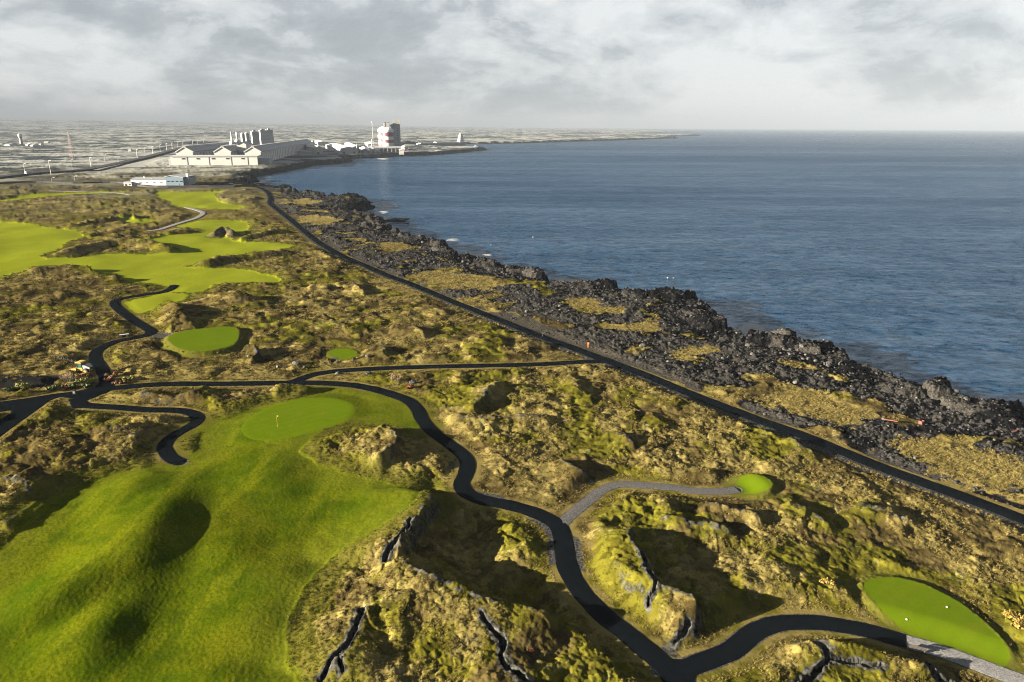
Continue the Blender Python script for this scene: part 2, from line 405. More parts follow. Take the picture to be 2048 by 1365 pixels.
# crest lines: (points, height, width on the side to the right of travel, width on the left of travel, craggy)
RIDGES = [
 ([(880,962),(866,985),(850,1010),(835,1040),(815,1068),(790,1105),(772,1130)], 2.4, 14, 2.0, 1),
 ([(740,1120),(772,1130),(850,1162),(940,1198),(1040,1216),(1150,1248)], 2.4, 12, 3.0, 1),
 ([(752,852),(784,866),(792,886),(780,908),(735,930)], 1.8, 12, 2.0, 1),
 ([(915,905),(905,925),(880,945)], 1.2, 5, 1.2, 1),
 ([(1014,768),(985,780),(965,800),(938,824)], 1.7, 7, 1.8, 1),
 ([(880,836),(960,845),(1060,838),(1105,850)], 1.1, 6, 4, 1),
 ([(1270,1042),(1255,1068),(1272,1108),(1290,1150),(1320,1188),(1385,1208),(1394,1246),(1348,1284)], 2.6, 10, 1.7, 1),
 ([(1300,1040),(1370,1050),(1440,1062),(1480,1085)], 1.3, 4, 2.0, 1),
 ([(1390,1010),(1450,1020),(1510,1040),(1520,1060)], 1.2, 5, 1.2, 1),
 ([(1560,1290),(1640,1278),(1750,1292),(1850,1316),(1900,1345)], 1.5, 7, 3.5, 1),
 ([(1112,917),(1130,930),(1165,948),(1205,965)], 1.3, 5, 1.0, 1),
 ([(712,1212),(716,1262),(690,1310),(668,1350)], 1.2, 9, 6, 1),
 ([(945,1235),(1000,1290),(1030,1360),(1040,1420)], 1.1, 8, 6, 1),
 ([(1330,1255),(1345,1290),(1380,1310)], 1.5, 3, 3, 1),
 ([(1700,1010),(1760,1030),(1830,1060)], 1.0, 6, 2, 1),
 ([(1560,1010),(1620,1030),(1660,1062)], 1.2, 6, 2, 1),
 ([(1130,765),(1160,775),(1170,790)], 1.2, 5, 1.5, 1),
 ([(1200,870),(1250,880),(1270,900)], 1.0, 5, 1.5, 1),
 ([(1560,880),(1600,895),(1640,925)], 0.9, 4, 1.5, 1),
 ([(95,512),(160,497),(230,483),(300,487),(352,503)], 2.6, 7, 8, 1),
 ([(20,547),(100,537),(180,536),(222,545),(240,560)], 2.4, 10, 3, 1),
 ([(385,531),(450,516),(520,509),(590,500)], 2.3, 6, 6, 1),
 ([(424,468),(446,458),(470,467)], 2.6, 4, 4, 2),
 ([(290,477),(340,466),(392,459)], 1.5, 5, 4, 1),
 ([(120,455),(190,442),(262,432),(280,444)], 2.2, 6, 3, 1),
 ([(265,462),(310,452),(350,440)], 2.0, 6, 4, 1),
 ([(468,480),(520,468),(570,458)], 2.0, 6, 5, 1),
 ([(440,400),(490,398),(530,392)], 1.6, 8, 8, 1),
 ([(440,585),(470,573),(495,575),(505,592)], 2.8, 12, 2.5, 0),
 ([(335,600),(362,600),(374,612),(372,634)], 2.8, 8, 3.0, 0),
 ([(480,700),(505,694),(515,710),(490,722)], 1.8, 5, 1.5, 1),
 ([(560,655),(640,648),(700,655)], 1.0, 8, 4, 1),
 ([(640,488),(656,500),(676,512)], 2.0, 6, 1.5, 1),
 ([(960,617),(980,624),(995,632)], 1.6, 4, 1.2, 1),
 ([(700,565),(720,578),(728,588)], 1.6, 5, 1.5, 1),
 ([(780,650),(830,658),(848,672)], 1.8, 7, 2, 1),
 ([(740,690),(770,700),(760,715)], 1.2, 5, 2, 1),
 ([(610,575),(640,572),(660,578)], 1.4, 6, 2.5, 1),
 ([(800,620),(860,618),(900,628)], 1.3, 6, 2, 1),
 ([(1040,690),(1090,686),(1120,690)], 1.1, 5, 2, 1),
 ([(30,590),(90,585),(150,592)], 1.6, 9, 4, 1),
 ([(60,660),(110,652),(150,660)], 1.5, 7, 2.5, 1),
 ([(210,640),(245,640),(262,648)], 1.3, 6, 2, 1),
 ([(270,785),(330,800),(390,788),(430,775)], 1.4, 5, 4, 1),
 ([(540,775),(590,770),(622,778)], 1.6, 8, 3, 1),
 ([(0,960),(40,975),(70,1000)], 0.8, 8, 4, 1),
 ([(90,1000),(40,1030),(0,1060)], 0.8, 8, 4, 1),
 ([(180,860),(260,870),(300,900)], 0.9, 8, 4, 1),
 ([(915,985),(925,1060),(950,1130),(1010,1185),(1100,1215)], -2.5, 8, 6, 0.5),
 # the swells of the near fairway
 ([(322,985),(290,1040),(250,1120),(236,1170)], 1.9, 13, 8.4, 0),
 ([(200,1225),(178,1265),(155,1320)], 0.85, 10, 6.5, 0),
 ([(190,1150),(110,1180),(0,1240)], 1.3, 9, 6, 0),
 ([(560,915),(545,950),(540,990)], 0.5, 12, 7, 0),
 ([(450,1060),(430,1110),(425,1160)], 0.4, 10, 8, 0),
 ([(300,955),(250,975),(190,1000)], 0.7, 6, 6, 0),
 ([(500,1190),(470,1250),(465,1300)], 0.4, 10, 7, 0),
 ([(420,1330),(400,1380)], 0.4, 9, 7, 0),
 ([(560,1120),(550,1160)], 0.3, 8, 5, 0),
]
CRACKS = [
 ([(722,1222),(718,1235),(709,1252),(701,1272),(692,1293),(673,1308),(651,1331),(638,1341)], 0.42),
 ([(673,1308),(680,1318),(683,1333)], 0.3),
 ([(966,1236),(976,1252),(993,1272),(1008,1286),(1002,1307),(1007,1327),(1031,1344),(1060,1367)], 0.42),
 ([(822,1052),(808,1084),(785,1102),(771,1119)], 0.4),
 ([(1284,1118),(1289,1135),(1296,1165),(1312,1186),(1345,1191),(1378,1206)], 0.5),
 ([(1312,1186),(1297,1211)], 0.22),
 ([(1631,1284),(1645,1289),(1654,1296),(1657,1318),(1640,1330),(1597,1352)], 0.4),
 ([(1660,1312),(1690,1314),(1722,1318),(1745,1325),(1767,1327)], 0.25),
 ([(1840,1312),(1850,1325),(1871,1339),(1912,1350)], 0.4),
 ([(1380,1248),(1360,1262),(1337,1278)], 0.4),
]
ridge_w = []
for pts, hh, wr_, wl_, cr in RIDGES:
    ridge_w.append((smooth_line(atp(pts, hh * 0.7), 1.5), hh, wr_, wl_, cr))
crack_w = [(atp(pts, 1.4), w * 0.72) for pts, w in CRACKS]

def coast_z(sdw):
    return -9.5 + 3.4 * smooth(-9, -0.6, sdw) + 4.0 * smooth(-0.6, 3.2, sdw) + 2.1 * smooth(2.5, 26, sdw)
def base_level(x, y, sdw):
    r = np.hypot(x, y)
    az = np.arctan2(x, y)
    rise = smooth(3500, 20000, r) * (150 * smooth(0.05, -0.75, az) + 22 * smooth(0.3, -0.2, az))
    return coast_z(sdw) + 0.5 * fbm(x, y, 95, 2, 3) * smooth(20, 60, sdw) + rise
def shore_sd(x, y):
    sd = poly_sd(x, y, LAND, 400.0)
    r = np.hypot(x, y)
    k = 1 + smooth(900, 5000, r) * 6
    return sd + fbm(x, y, 10, 3, 21) * 2.4 + fbm(x / k, y / k, 42, 2, 25) * 3.5 * k

def terrain(x, y):
    r = np.hypot(x, y)
    M = {}
    sdw = shore_sd(x, y)
    base = base_level(x, y, sdw)
    # distances to paths
    flat = np.zeros(x.shape); carve = np.zeros(x.shape); pathd = np.full(x.shape, 1e9)
    far = np.clip(r / 220, 1, 6)
    sea_side = np.zeros(x.shape); grav = np.zeros(x.shape)
    for k, L in PATH_W.items():
        hw = PATH_HW[k]
        D, S, T = line_field(x, y, L, 62 if k == 'coast' else 16)
        flat = np.maximum(flat, smooth(hw + 4.2 * far, hw + 0.25 * far, D))
        carve = np.maximum(carve, smooth(hw - 0.05, hw - 0.4, D))
        pathd = np.minimum(pathd, D - hw)
        if k == 'coast':
            sea_side = (S > 0) * smooth(1.5, 3.0, D) * smooth(62, 50, D)
            g = smooth(hw + 2.5, hw + 1.9, D + 0.5 * fbm(x, y, 3, 2, 51)) * (S < 0) * smooth(240, 180, r) 
            g = np.maximum(g, smooth(hw + 1.5, hw + 0.9, D + 0.4 * fbm(x, y, 3, 2, 51)) * (S < 0))
            grav = np.maximum(grav, g)
        elif k == 'main':
            gg = smooth(hw + 1.3, hw + 0.7, D + 0.5 * fbm(x, y, 3, 2, 52)) * smooth(0.62, 0.7, T) * (S > -2) * smooth(-0.1, 0.25, fbm(x, y, 14, 1, 55)) * 0.8
            grav = np.maximum(grav, gg)
        else:
            grav = np.maximum(grav, 0.6 * smooth(hw + 0.5, hw + 0.1, D))
    for k, L in ROAD_W.items():
        hw = ROADS_FAR[k][0]
        D, S, T = line_field(x, y, L, 90)
        flat = np.maximum(flat, smooth(hw + 40, hw + 14, D)); carve = np.maximum(carve, smooth(hw + 6, hw + 2, D) * 4)
        if k == 'highway': grav = np.maximum(grav, smooth(hw + 9, hw + 5, D))
    jd = poly_sd(x, y, JUNCTION, 12)
    flat = np.maximum(flat, smooth(-2.5, -0.3, jd)); carve = np.maximum(carve, smooth(0.0, 0.5, jd))
    pathd = np.minimum(pathd, -jd)
    jf = poly_sd(x, y, FORK, 12)
    flat = np.maximum(flat, smooth(-2.5, -0.2, jf)); carve = np.maximum(carve, smooth(0.1, 0.5, jf)); pathd = np.minimum(pathd, -jf)
    # fairways, greens, tees
    crag = np.zeros(x.shape)
    for L, hh, wr_, wl_, cr in ridge_w:
        if cr == 2:
            D, S, T = line_field(x + 0.9 * fbm(x, y, 4.0, 3, 91), y + 0.9 * fbm(x, y, 4.0, 3, 92), L, 8)
            crag = np.maximum(crag, smooth(4.6, 3.2, D))
    ew = 0.9 * fbm(x, y, 4.5, 2, 31)
    fair = np.zeros(x.shape); rough = np.zeros(x.shape); zone = np.zeros(x.shape, np.int16); fsoft = np.zeros(x.shape); fdep = np.zeros(x.shape)
    for i, F in enumerate(FAIRWAYS):
        sd = poly_sd(x, y, F, 26)
        wob = ew * np.clip(r / 150, 1, 3) + 2.2 * fbm(x, y, 22, 2, 33)
        fair = np.maximum(fair, smooth(-1.0, 1.0, sd + wob))
        rough = np.maximum(rough, smooth(-8, 0.5, sd + wob * 2))
        fdep = np.maximum(fdep, smooth(0.0, 9.0, sd + 2 * wob))
        fsoft = np.maximum(fsoft, smooth(-4.5, 0.6, sd + wob))
        zone[(sd + wob) > 0] = 1 + i
    fair = fair * (1 - crag); fsoft = fsoft * (1 - crag); rough = rough * (1 - crag); zone[crag > 0.5] = 0
    mown = np.zeros(x.shape)
    teeh = np.zeros(x.shape); teew = np.zeros(x.shape)
    tw_ = 0.16 * fbm(x, y, 0.9, 2, 34) + 0.12 * fbm(x, y, 3.5, 2, 35)
    for i, G in enumerate(GREENS):
        sd = poly_sd(x, y, G, 20) + tw_
        mown = np.maximum(mown, smooth(-0.12, 0.12, sd)); zone[sd > 0] = 20 + i
        k = smooth(-6, 1, sd); teew = np.maximum(teew, k); teeh = np.maximum(teeh, 0.35 * k)
    tee_ring = np.zeros(x.shape)
    for i, (G, th, tw) in enumerate(TEES):
        sd = poly_sd(x, y, G, 20) + tw_
        mown = np.maximum(mown, smooth(-0.1, 0.1, sd)); zone[sd > 0] = 30 + i
        k = smooth(-tw, 0.0, sd); teew = np.maximum(teew, smooth(-tw - 1, 0, sd)); teeh = np.maximum(teeh, th * k)
        tee_ring = np.maximum(tee_ring, smooth(-tw - 1.0, -0.3, sd) * smooth(0.1, -0.1, sd))
    pad = np.zeros(x.shape)
    for G in GRAVEL_PADS: pad = np.maximum(pad, smooth(-0.4, 0.2, poly_sd(x, y, G, 10)))
    dirt = smooth(-1.0, 0.6, poly_sd(x, y, DIRT, 10))
    bed = np.zeros(x.shape)
    for G in SHRUB_BEDS: bed = np.maximum(bed, smooth(-0.6, 0.4, poly_sd(x, y, G, 10)))
    dry = np.zeros(x.shape)
    for G in DRY_PATCHES: dry = np.maximum(dry, smooth(-3.5, 3.5, poly_sd(x, y, G, 14) + 8.0 * fbm(x, y, 10, 3, 41) + 3.0 * fbm(x, y, 2.4, 2, 47)))
    moss = np.zeros(x.shape)
    for G in MOSS_PATCHES: moss = np.maximum(moss, smooth(-6.0, 3, poly_sd(x, y, G, 14) + 4 * fbm(x, y, 9, 2, 42)))
    bank = smooth(-3, 2, poly_sd(x, y, GRAVEL_BANK, 12) + 1.5 * fbm(x, y, 6, 2, 43))
    shn = fbm(x, y, 16, 3, 45)
    shore = np.maximum(smooth(21, 11, sdw + 7 * fbm(x, y, 25, 2, 44)), sea_side * smooth(0.32, 0.06, shn) * smooth(62, 44, sdw) * 0.9)
    bank = np.maximum(bank, sea_side * smooth(0.16, -0.04, shn + 0.3 * fbm(x, y, 5, 2, 46)) * (1 - dry) * (r < 700))
    near_sea = shore * (r < 2500)
    drys = dry * (sdw > 4)
    wild = (1 - np.maximum.reduce([fair, 0.85 * fsoft, mown, teew, pad, dirt * 0.9, bed * 0.8])) * (1 - flat)
    # --- heath relief
    amp = 0.35 + 0.65 * smooth(-0.25, 0.35, fbm(x, y, 60, 2, 61))
    wx = x + 1.6 * fbm(x, y, 5, 2, 62); wy = y + 1.6 * fbm(x, y, 5, 2, 63)
    hum = 0.85 * np.abs(perlin(wx / 13, wy / 13, 64)) + 0.5 * np.abs(perlin(wx / 5.2, wy / 5.2, 65))
    sc = fbm(wx, wy, 17, 3, 66)
    scarp = 0.45 * smooth(0.10, 0.17, sc) + 0.4 * smooth(0.28, 0.33, fbm(wx, wy, 9, 2, 67))
    fade1 = smooth(230, 130, r); fade2 = smooth(460, 260, r)
    micro = (0.26 * np.abs(perlin(x / 0.95, y / 0.95, 68)) + 0.10 * perlin(x / 0.45, y / 0.45, 69)) * fade1 + 0.34 * np.abs(perlin(wx / 2.3, wy / 2.3, 70)) * fade2
    tus = np.zeros(x.shape); tid = np.full(x.shape, 0.5)
    idx = np.nonzero((wild > 0.03) & (r < 430) & (shore < 0.98))[0]
    if len(idx):
        f1, f2, a1 = cells(x[idx] + 0.25 * perlin(x[idx] / 0.7, y[idx] / 0.7, 111), y[idx] + 0.25 * perlin(x[idx] / 0.7, y[idx] / 0.7, 112), 1.0, 113)
        g1, g2, a2 = cells(x[idx], y[idx], 2.6, 114)
        k1 = smooth(200, 110, r[idx]); k2 = smooth(430, 250, r[idx])
        lum = smooth(-0.35, 0.25, fbm(x[idx], y[idx], 18, 2, 115))
        tus[idx] = (0.22 * (0.35 + a1) * np.sqrt(np.clip(1 - (f1 / 0.75) ** 2, 0, 1)) * k1 + 0.28 * (0.3 + a2) * np.sqrt(np.clip(1 - (g1 / 0.72) ** 2, 0, 1)) * k2) * (0.35 + 0.65 * lum)
        tid[idx] = np.where(k1 > 0.5, 0.6 * a1 + 0.4 * a2, a2)
    micro = micro * 0.5 + tus
    heath = amp * hum + scarp * (0.4 + 0.6 * amp) + micro
    heath = heath + smooth(250, 700, r) * 2.6 * np.abs(fbm(x, y, 48, 2, 71)) + smooth(1000, 2600, r) * 9 * np.abs(fbm(x, y, 230, 2, 72))
    grassy = np.maximum(dry, bank)
    heath = heath * (1 - 0.65 * grassy * (1 - shore * 0.5))
    # --- shore rubble and outcrops
    rub = np.zeros(x.shape)
    idx = np.nonzero((shore > 0.02) & (r < 2600))[0]
    if len(idx):
        xs, ys = x[idx] + 0.5 * fbm(x[idx], y[idx], 2.5, 2, 81), y[idx] + 0.5 * fbm(x[idx], y[idx], 2.5, 2, 82)
        f1, f2, a = cells(xs, ys, 2.4, 83)
        g1, g2, b = cells(xs, ys, 1.0, 84)
        e1, e2, e_ = cells(xs, ys, 5.5, 87)
        kf = smooth(220, 420, r[idx]); kn = smooth(260, 150, r[idx])
        c1, c2, c = cells(xs, ys, 9.0, 85)
        out = smooth(17, 7, sdw[idx]) * smooth(-3, 1.5, sdw[idx])
        rub[idx] = (a * 0.65 * smooth(0, 0.22, f2 - f1) * (1 - kf) + e_ * 1.3 * smooth(0, 0.25, e2 - e1) * kf + b * 0.35 * smooth(0, 0.25, g2 - g1) * kn) * (1 - 0.75 * drys[idx]) + out * (3.3 * (c ** 1.5) * smooth(0.0, 0.16, c2 - c1) + 0.8 * fbm(xs, ys, 6, 2, 86))
    h = base + wild * (heath * (1 - shore) + rub * shore)
    # --- crests
    cx = x + 0.9 * fbm(x, y, 4.0, 3, 91); cy = y + 0.9 * fbm(x, y, 4.0, 3, 92)
    rg = np.zeros(x.shape); rockb = np.zeros(x.shape)
    for L, hh, wr_, wl_, cr in sorted(ridge_w, key=lambda q: -q[4] if q[1] > 0 else 1):
        if hh < 0:                                          # a hollow
            D, S, T = line_field(x, y, L, wr_ + 1)
            rg = rg + hh * 0.5 * (1 + np.cos(PI * np.clip(D / wr_, 0, 1)))
            continue
        if not cr:
            c0 = (L[0] + L[-1]) / 2; ax_ = L[-1] - L[0]; la = np.hypot(*ax_); ax_ = ax_ / la
            al = (x - c0[0]) * ax_[0] + (y - c0[1]) * ax_[1]; ac = ax_[0] * (y - c0[1]) - ax_[1] * (x - c0[0])
            w = np.where(ac > 0, wl_, wr_)
            rg = rg + hh * np.exp(-np.clip(al / (0.62 * la), -6, 6) ** 2) * 0.5 * (1 + np.cos(PI * np.clip(ac / w, -1, 1)))
            continue
        D, S, T = line_field(cx, cy, L, max(wr_, wl_) + 1)
        end = smooth(-0.02, 0.16, T) * smooth(1.02, 0.84, T)
        w = np.where(S > 0, wl_, wr_)
        q = np.clip(D / w, 0, 1)
        bell = 0.5 * (1 + np.cos(PI * q))
        bell = np.where(S > 0, bell, (1 - q) ** 1.4)
        rg = np.maximum(rg, hh * bell * end)
        rockb = np.maximum(rockb, smooth(1.0, 0.2, D + 0.8 * fbm(x, y, 2.5, 2, 104)) * end * 0.75)
    farf = fair * ((zone > 1) & (zone < 20))
    h = h + rg * (1 - flat) * (1 - teew) * (1 - 0.8 * farf)
    rockb = np.maximum(rockb, crag * 0.7)
    # --- cracks in the lava
    for L, w in crack_w:
        D, S, T = line_field(x + 0.55 * fbm(x, y, 1.8, 3, 93), y + 0.55 * fbm(x, y, 1.8, 3, 94), L, 4)
        h = h - 1.6 * smooth(w, w * 0.45, D) * (1 - flat)
        rockb = np.maximum(rockb, smooth(w + 0.9, w + 0.1, D + 0.4 * fbm(x, y, 1.2, 2, 95)))
    # --- fairway undulation
    h = h + fair * (1 - mown) * (1 - flat) * (0.55 * fbm(x, y, 26, 2, 96) + (0.022 * fbm(x, y, 2.0, 2, 97) + 0.02 * perlin(x / 0.45, y / 0.45, 103)) * fade1 + smooth(250, 400, r) * 0.9 * fbm(x, y, 40, 2, 98))
    h = h * (1 - teew) + teew * (base + teeh)
    h = h + tee_ring * 0.12 * np.abs(perlin(x / 0.7, y / 0.7, 99)) * fade1
    h = h * (1 - flat) + flat * base
    h = h - 0.14 * carve
    h = h + dirt * (0.9 * smooth(0.2, 3, poly_sd(x, y, DIRT, 10)) + 0.1 * fbm(x, y, 2, 2, 101))
    M['m1'] = np.stack([fair, mown, np.clip(shore, 0, 1), np.clip(np.maximum(dry, 0.5 * (1 - smooth(0, 3.5, pathd)) * (1 - fair)), 0, 1)], 1)
    M['m2'] = np.stack([np.clip(np.maximum(grav, pad), 0, 1), np.maximum(moss, bed), np.clip(rockb, 0, 1), dirt], 1)
    M['m3'] = np.stack([rough, bank, tee_ring, ((zone > 1) & (zone < 20)) * 1.0], 1)
    pa = fbm(x, y, 9, 3, 201) + 0.6 * fbm(x, y, 34, 2, 202); gn = fbm(x, y, 13, 3, 203) + 0.5 * fbm(x, y, 45, 2, 204) + 0.30 * moss
    M['m4'] = np.stack([pa * 0.5 + 0.5, gn * 0.5 + 0.5, fdep, tid], 1); M['patch'] = pa; M['green'] = gn; M['bank'] = bank
    M['zone'] = zone; M['rockb'] = rockb; M['sdw'] = sdw; M['wild'] = wild; M['pathd'] = pathd; M['base'] = base
    M['shore'] = shore; M['dry'] = dry; M['fair'] = fair; M['rough'] = rough; M['moss'] = moss; M['mown'] = mown; M['grav'] = grav
    return h, M
# ------------------------------------------------------------------ ground material
def ground_material():
    m = NT('ground_cover'); p = m.pos()
    def att(name):
        a = m.n('ShaderNodeAttribute', attribute_name=name)
        s = m.n('ShaderNodeSeparateColor'); m.t.links.new(a.outputs['Color'], s.inputs[0])
        return s.outputs[0], s.outputs[1], s.outputs[2], a.outputs['Alpha']
    fair, mown, shore, dry = att('m1')
    grav, moss, rockb, dirt = att('m2')
    rough, bank, ring, pale = att('m3')
    pa, gn, fdep, tid = att('m4')
    nz = m.n('ShaderNodeSeparateXYZ'); m.t.links.new(m.n('ShaderNodeNewGeometry').outputs['Normal'], nz.inputs[0]); nz = nz.outputs[2]
    nA = m.noise(p, 38, 3, 0.55); nB = m.noise(p, 7.5, 4, 0.6); nC = m.noise(p, 1.5, 5, 0.65); nD = m.noise(p, 0.38, 3, 0.6)
    nE = m.noise(m.mapv(p, loc=(31, 7, 3)), 14, 4, 0.6); nF = m.noise(m.mapv(p, loc=(5, 91, 3)), 3.2, 4, 0.62)
    # heath: brown heather, olive moss, straw
    heather = m.mix(nC, (0.045, 0.034, 0.013), (0.195, 0.150, 0.052))
    mosscol = m.mix(nC, (0.060, 0.060, 0.007), (0.215, 0.195, 0.024))
    straw = m.mix(nC, (0.165, 0.130, 0.034), (0.370, 0.300, 0.115))
    fm = m.step(m.math('ADD', gn, m.math('MULTIPLY', m.math('SUBTRACT', nF, 0.5), 0.55)), 0.47, 0.58)
    heath = m.mix(fm, heather, mosscol)
    fs = m.step(m.math('ADD', pa, m.math('ADD', m.math('MULTIPLY', m.math('SUBTRACT', nD, 0.5), 0.5), m.math('MULTIPLY', m.math('SUBTRACT', nF, 0.5), 0.5))), 0.47, 0.61)
    heath = m.mix(m.math('MULTIPLY', fs, 0.85), heath, straw)
    lich = m.step(m.math('ADD', nF, m.math('MULTIPLY', m.math('SUBTRACT', nD, 0.5), 1.0)), 0.66, 0.76)
    heath = m.mix(m.math('MULTIPLY', lich, 0.42), heath, (0.30, 0.29, 0.24))
    heath = m.mix(1.0, heath, m.ramp(tid, [(0.0, 0.32), (0.35, 0.66), (0.6, 1.05), (1.0, 1.5)]), 'MULTIPLY')
    # golden dry grass
    fd = m.step(m.math('ADD', dry, m.math('MULTIPLY', m.math('SUBTRACT', nF, 0.5), 1.0)), 0.30, 0.62)
    gold = m.mix(nC, (0.215, 0.168, 0.046), (0.44, 0.355, 0.135))
    gold = m.mix(1.0, gold, (0.85, 0.85, 0.85), 'MULTIPLY')
    col = m.mix(fd, heath, gold)
    # lush rough on the edges of the fairways
    fr = m.step(m.math('ADD', rough, m.math('MULTIPLY', m.math('SUBTRACT', nB, 0.5), 0.7)), 0.35, 0.8)
    roughc = m.mix(nF, (0.085, 0.092, 0.011), (0.190, 0.170, 0.030))
    col = m.mix(m.math('MULTIPLY', fr, 0.85), col, roughc)
    # rock: lichen grey inland, black lava on the shore
    steep = m.step(m.math('ADD', nz, m.math('MULTIPLY', m.math('SUBTRACT', nC, 0.5), 0.35)), 0.62, 0.42)
    rockn = m.noise(p, 0.8, 6, 0.7)
    rock = m.mix(m.step(rockn, 0.35, 0.7), (0.014, 0.015, 0.015), (0.17, 0.168, 0.15))
    fk = m.math('MAXIMUM', m.math('MULTIPLY', steep, 0.85), m.step(m.math('ADD', rockb, m.math('MULTIPLY', m.math('SUBTRACT', nC, 0.5), 1.2)), 0.55, 0.85))
    fk = m.math('MULTIPLY', fk, m.math('SUBTRACT', 1.0, m.math('MAXIMUM', fair, mown)))
    col = m.mix(fk, col, rock)
    lava = m.mix(m.step(rockn, 0.45, 0.85), (0.006, 0.006, 0.007), (0.046, 0.046, 0.049))
    sh = m.step(m.math('SUBTRACT', m.math('ADD', shore, m.math('MULTIPLY', m.math('SUBTRACT', nF, 0.5), 0.9)), m.math('MULTIPLY', fd, 0.75)), 0.32, 0.55)
    col = m.mix(sh, col, lava)
    bankc = m.mix(m.step(m.noise(p, 0.45, 4, 0.7), 0.35, 0.7), (0.022, 0.021, 0.021), (0.135, 0.126, 0.115))
    col = m.mix(m.math('MULTIPLY', m.step(bank, 0.25, 0.65), 0.92), col, bankc)
    # fairway turf
    nG = m.noise(m.mapv(p, loc=(3, 55, 9)), 4.0, 5, 0.68); nH = m.noise(m.mapv(p, (1, 0.35, 1), rot=(0, 0, 0.5)), 1.1, 4, 0.7)
    turf = m.mix(m.step(nB, 0.3, 0.7), (0.060, 0.105, 0.002), (0.135, 0.175, 0.004))
    turf = m.mix(m.math('MULTIPLY', m.step(nE, 0.46, 0.70), 0.7), turf, (0.165, 0.170, 0.006))
    sun_stk = m.noise(m.mapv(p, (1, 0.18, 1), rot=(0, 0, math.radians(-38))), 5.0, 4, 0.6)
    turf = m.mix(m.math('MULTIPLY', m.step(sun_stk, 0.48, 0.64), 0.7), turf, (0.205, 0.228, 0.008))  # sunlit streaks put into the turf colour
    turf = m.mix(m.math('MULTIPLY', m.math('SUBTRACT', 1.0, fdep), 0.8), turf, m.mix(nF, (0.105, 0.128, 0.005), (0.225, 0.228, 0.022)))
    turf = m.mix(m.math('MULTIPLY', m.step(nG, 0.48, 0.72), 0.6), turf, (0.040, 0.074, 0.003))
    turf = m.mix(m.math('MULTIPLY', m.step(nH, 0.50, 0.75), 0.5), turf, (0.034, 0.062, 0.002))
    turf = m.mix(m.math('MULTIPLY', m.step(nD, 0.42, 0.68), 0.55), turf, (0.044, 0.078, 0.002))
    turf = m.mix(m.math('MULTIPLY', pale, 0.8), turf, m.mix(nB, (0.235, 0.300, 0.010), (0.370, 0.390, 0.030)))
    col = m.mix(m.step(m.math('ADD', fair, m.math('MULTIPLY', m.math('SUBTRACT', nC, 0.5), 0.5)), 0.3, 0.7), col, turf)
    ringc = m.mix(nC, (0.07, 0.09, 0.010), (0.20, 0.18, 0.035))
    col = m.mix(m.step(m.math('ADD', ring, m.math('MULTIPLY', m.math('SUBTRACT', nF, 0.5), 0.8)), 0.3, 0.7), col, ringc)
    # mown greens and tees
    mow = m.mix(nB, (0.105, 0.178, 0.003), (0.155, 0.225, 0.006))
    mow = m.mix(m.math('MULTIPLY', m.step(nC, 0.45, 0.8), 0.3), mow, (0.20, 0.22, 0.012))
    wv = m.n('ShaderNodeTexWave', wave_type='BANDS'); m.t.links.new(m.mapv(p, rot=(0, 0, 0.9)), wv.inputs['Vector']); wv.inputs['Scale'].default_value = 0.16; wv.inputs['Distortion'].default_value = 0.4
    mow = m.mix(m.math('MULTIPLY', m.step(wv.outputs['Fac'], 0.35, 0.65), 0.13), mow, (0.08, 0.14, 0.003))
    mow = m.mix(m.math('MULTIPLY', m.step(nF, 0.5, 0.75), 0.4), mow, (0.22, 0.215, 0.016))
    mow = m.mix(m.math('MULTIPLY', m.step(nD, 0.4, 0.8), 0.35), mow, (0.09, 0.15, 0.003))
    col = m.mix(m.step(mown, 0.4, 0.6), col, mow)
    # gravel, bare soil
    gr = m.mix(m.step(m.noise(p, 0.3, 3, 0.7), 0.35, 0.7), (0.03, 0.03, 0.032), (0.17, 0.168, 0.165))
    col = m.mix(m.step(m.math('ADD', grav, m.math('MULTIPLY', m.math('SUBTRACT', nC, 0.5), 0.6)), 0.4, 0.65), col, gr)
    so = m.mix(nC, (0.012, 0.012, 0.014), (0.035, 0.034, 0.035))
    col = m.mix(m.step(dirt, 0.3, 0.7), col, so)
    # far off the cover turns paler and greyer: haze put into the lava's colour
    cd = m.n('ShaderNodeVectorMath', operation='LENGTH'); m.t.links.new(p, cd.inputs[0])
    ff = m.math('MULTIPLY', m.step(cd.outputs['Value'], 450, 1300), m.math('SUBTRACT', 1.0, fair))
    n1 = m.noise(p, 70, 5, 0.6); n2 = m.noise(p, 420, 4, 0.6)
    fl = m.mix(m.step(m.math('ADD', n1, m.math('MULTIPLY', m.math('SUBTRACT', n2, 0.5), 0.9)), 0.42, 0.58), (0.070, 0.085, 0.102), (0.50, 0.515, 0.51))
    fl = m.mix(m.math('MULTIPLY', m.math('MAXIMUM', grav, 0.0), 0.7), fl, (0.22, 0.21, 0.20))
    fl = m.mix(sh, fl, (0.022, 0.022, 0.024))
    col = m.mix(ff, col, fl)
    col = m.mix(1.0, col, (0.44, 0.45, 0.44), 'MULTIPLY')
    bh = m.math('ADD', m.math('MULTIPLY', nC, 0.5), m.math('MULTIPLY', nD, 0.5))
    amt = m.math('SUBTRACT', 1.0, m.math('MAXIMUM', m.math('MULTIPLY', mown, 0.8), m.math('MULTIPLY', fair, 0.30)))
    nrm = m.bump(bh, m.math('MULTIPLY', amt, 0.55), 0.22)
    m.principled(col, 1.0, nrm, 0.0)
    return m.mat
MAT_GROUND = ground_material()

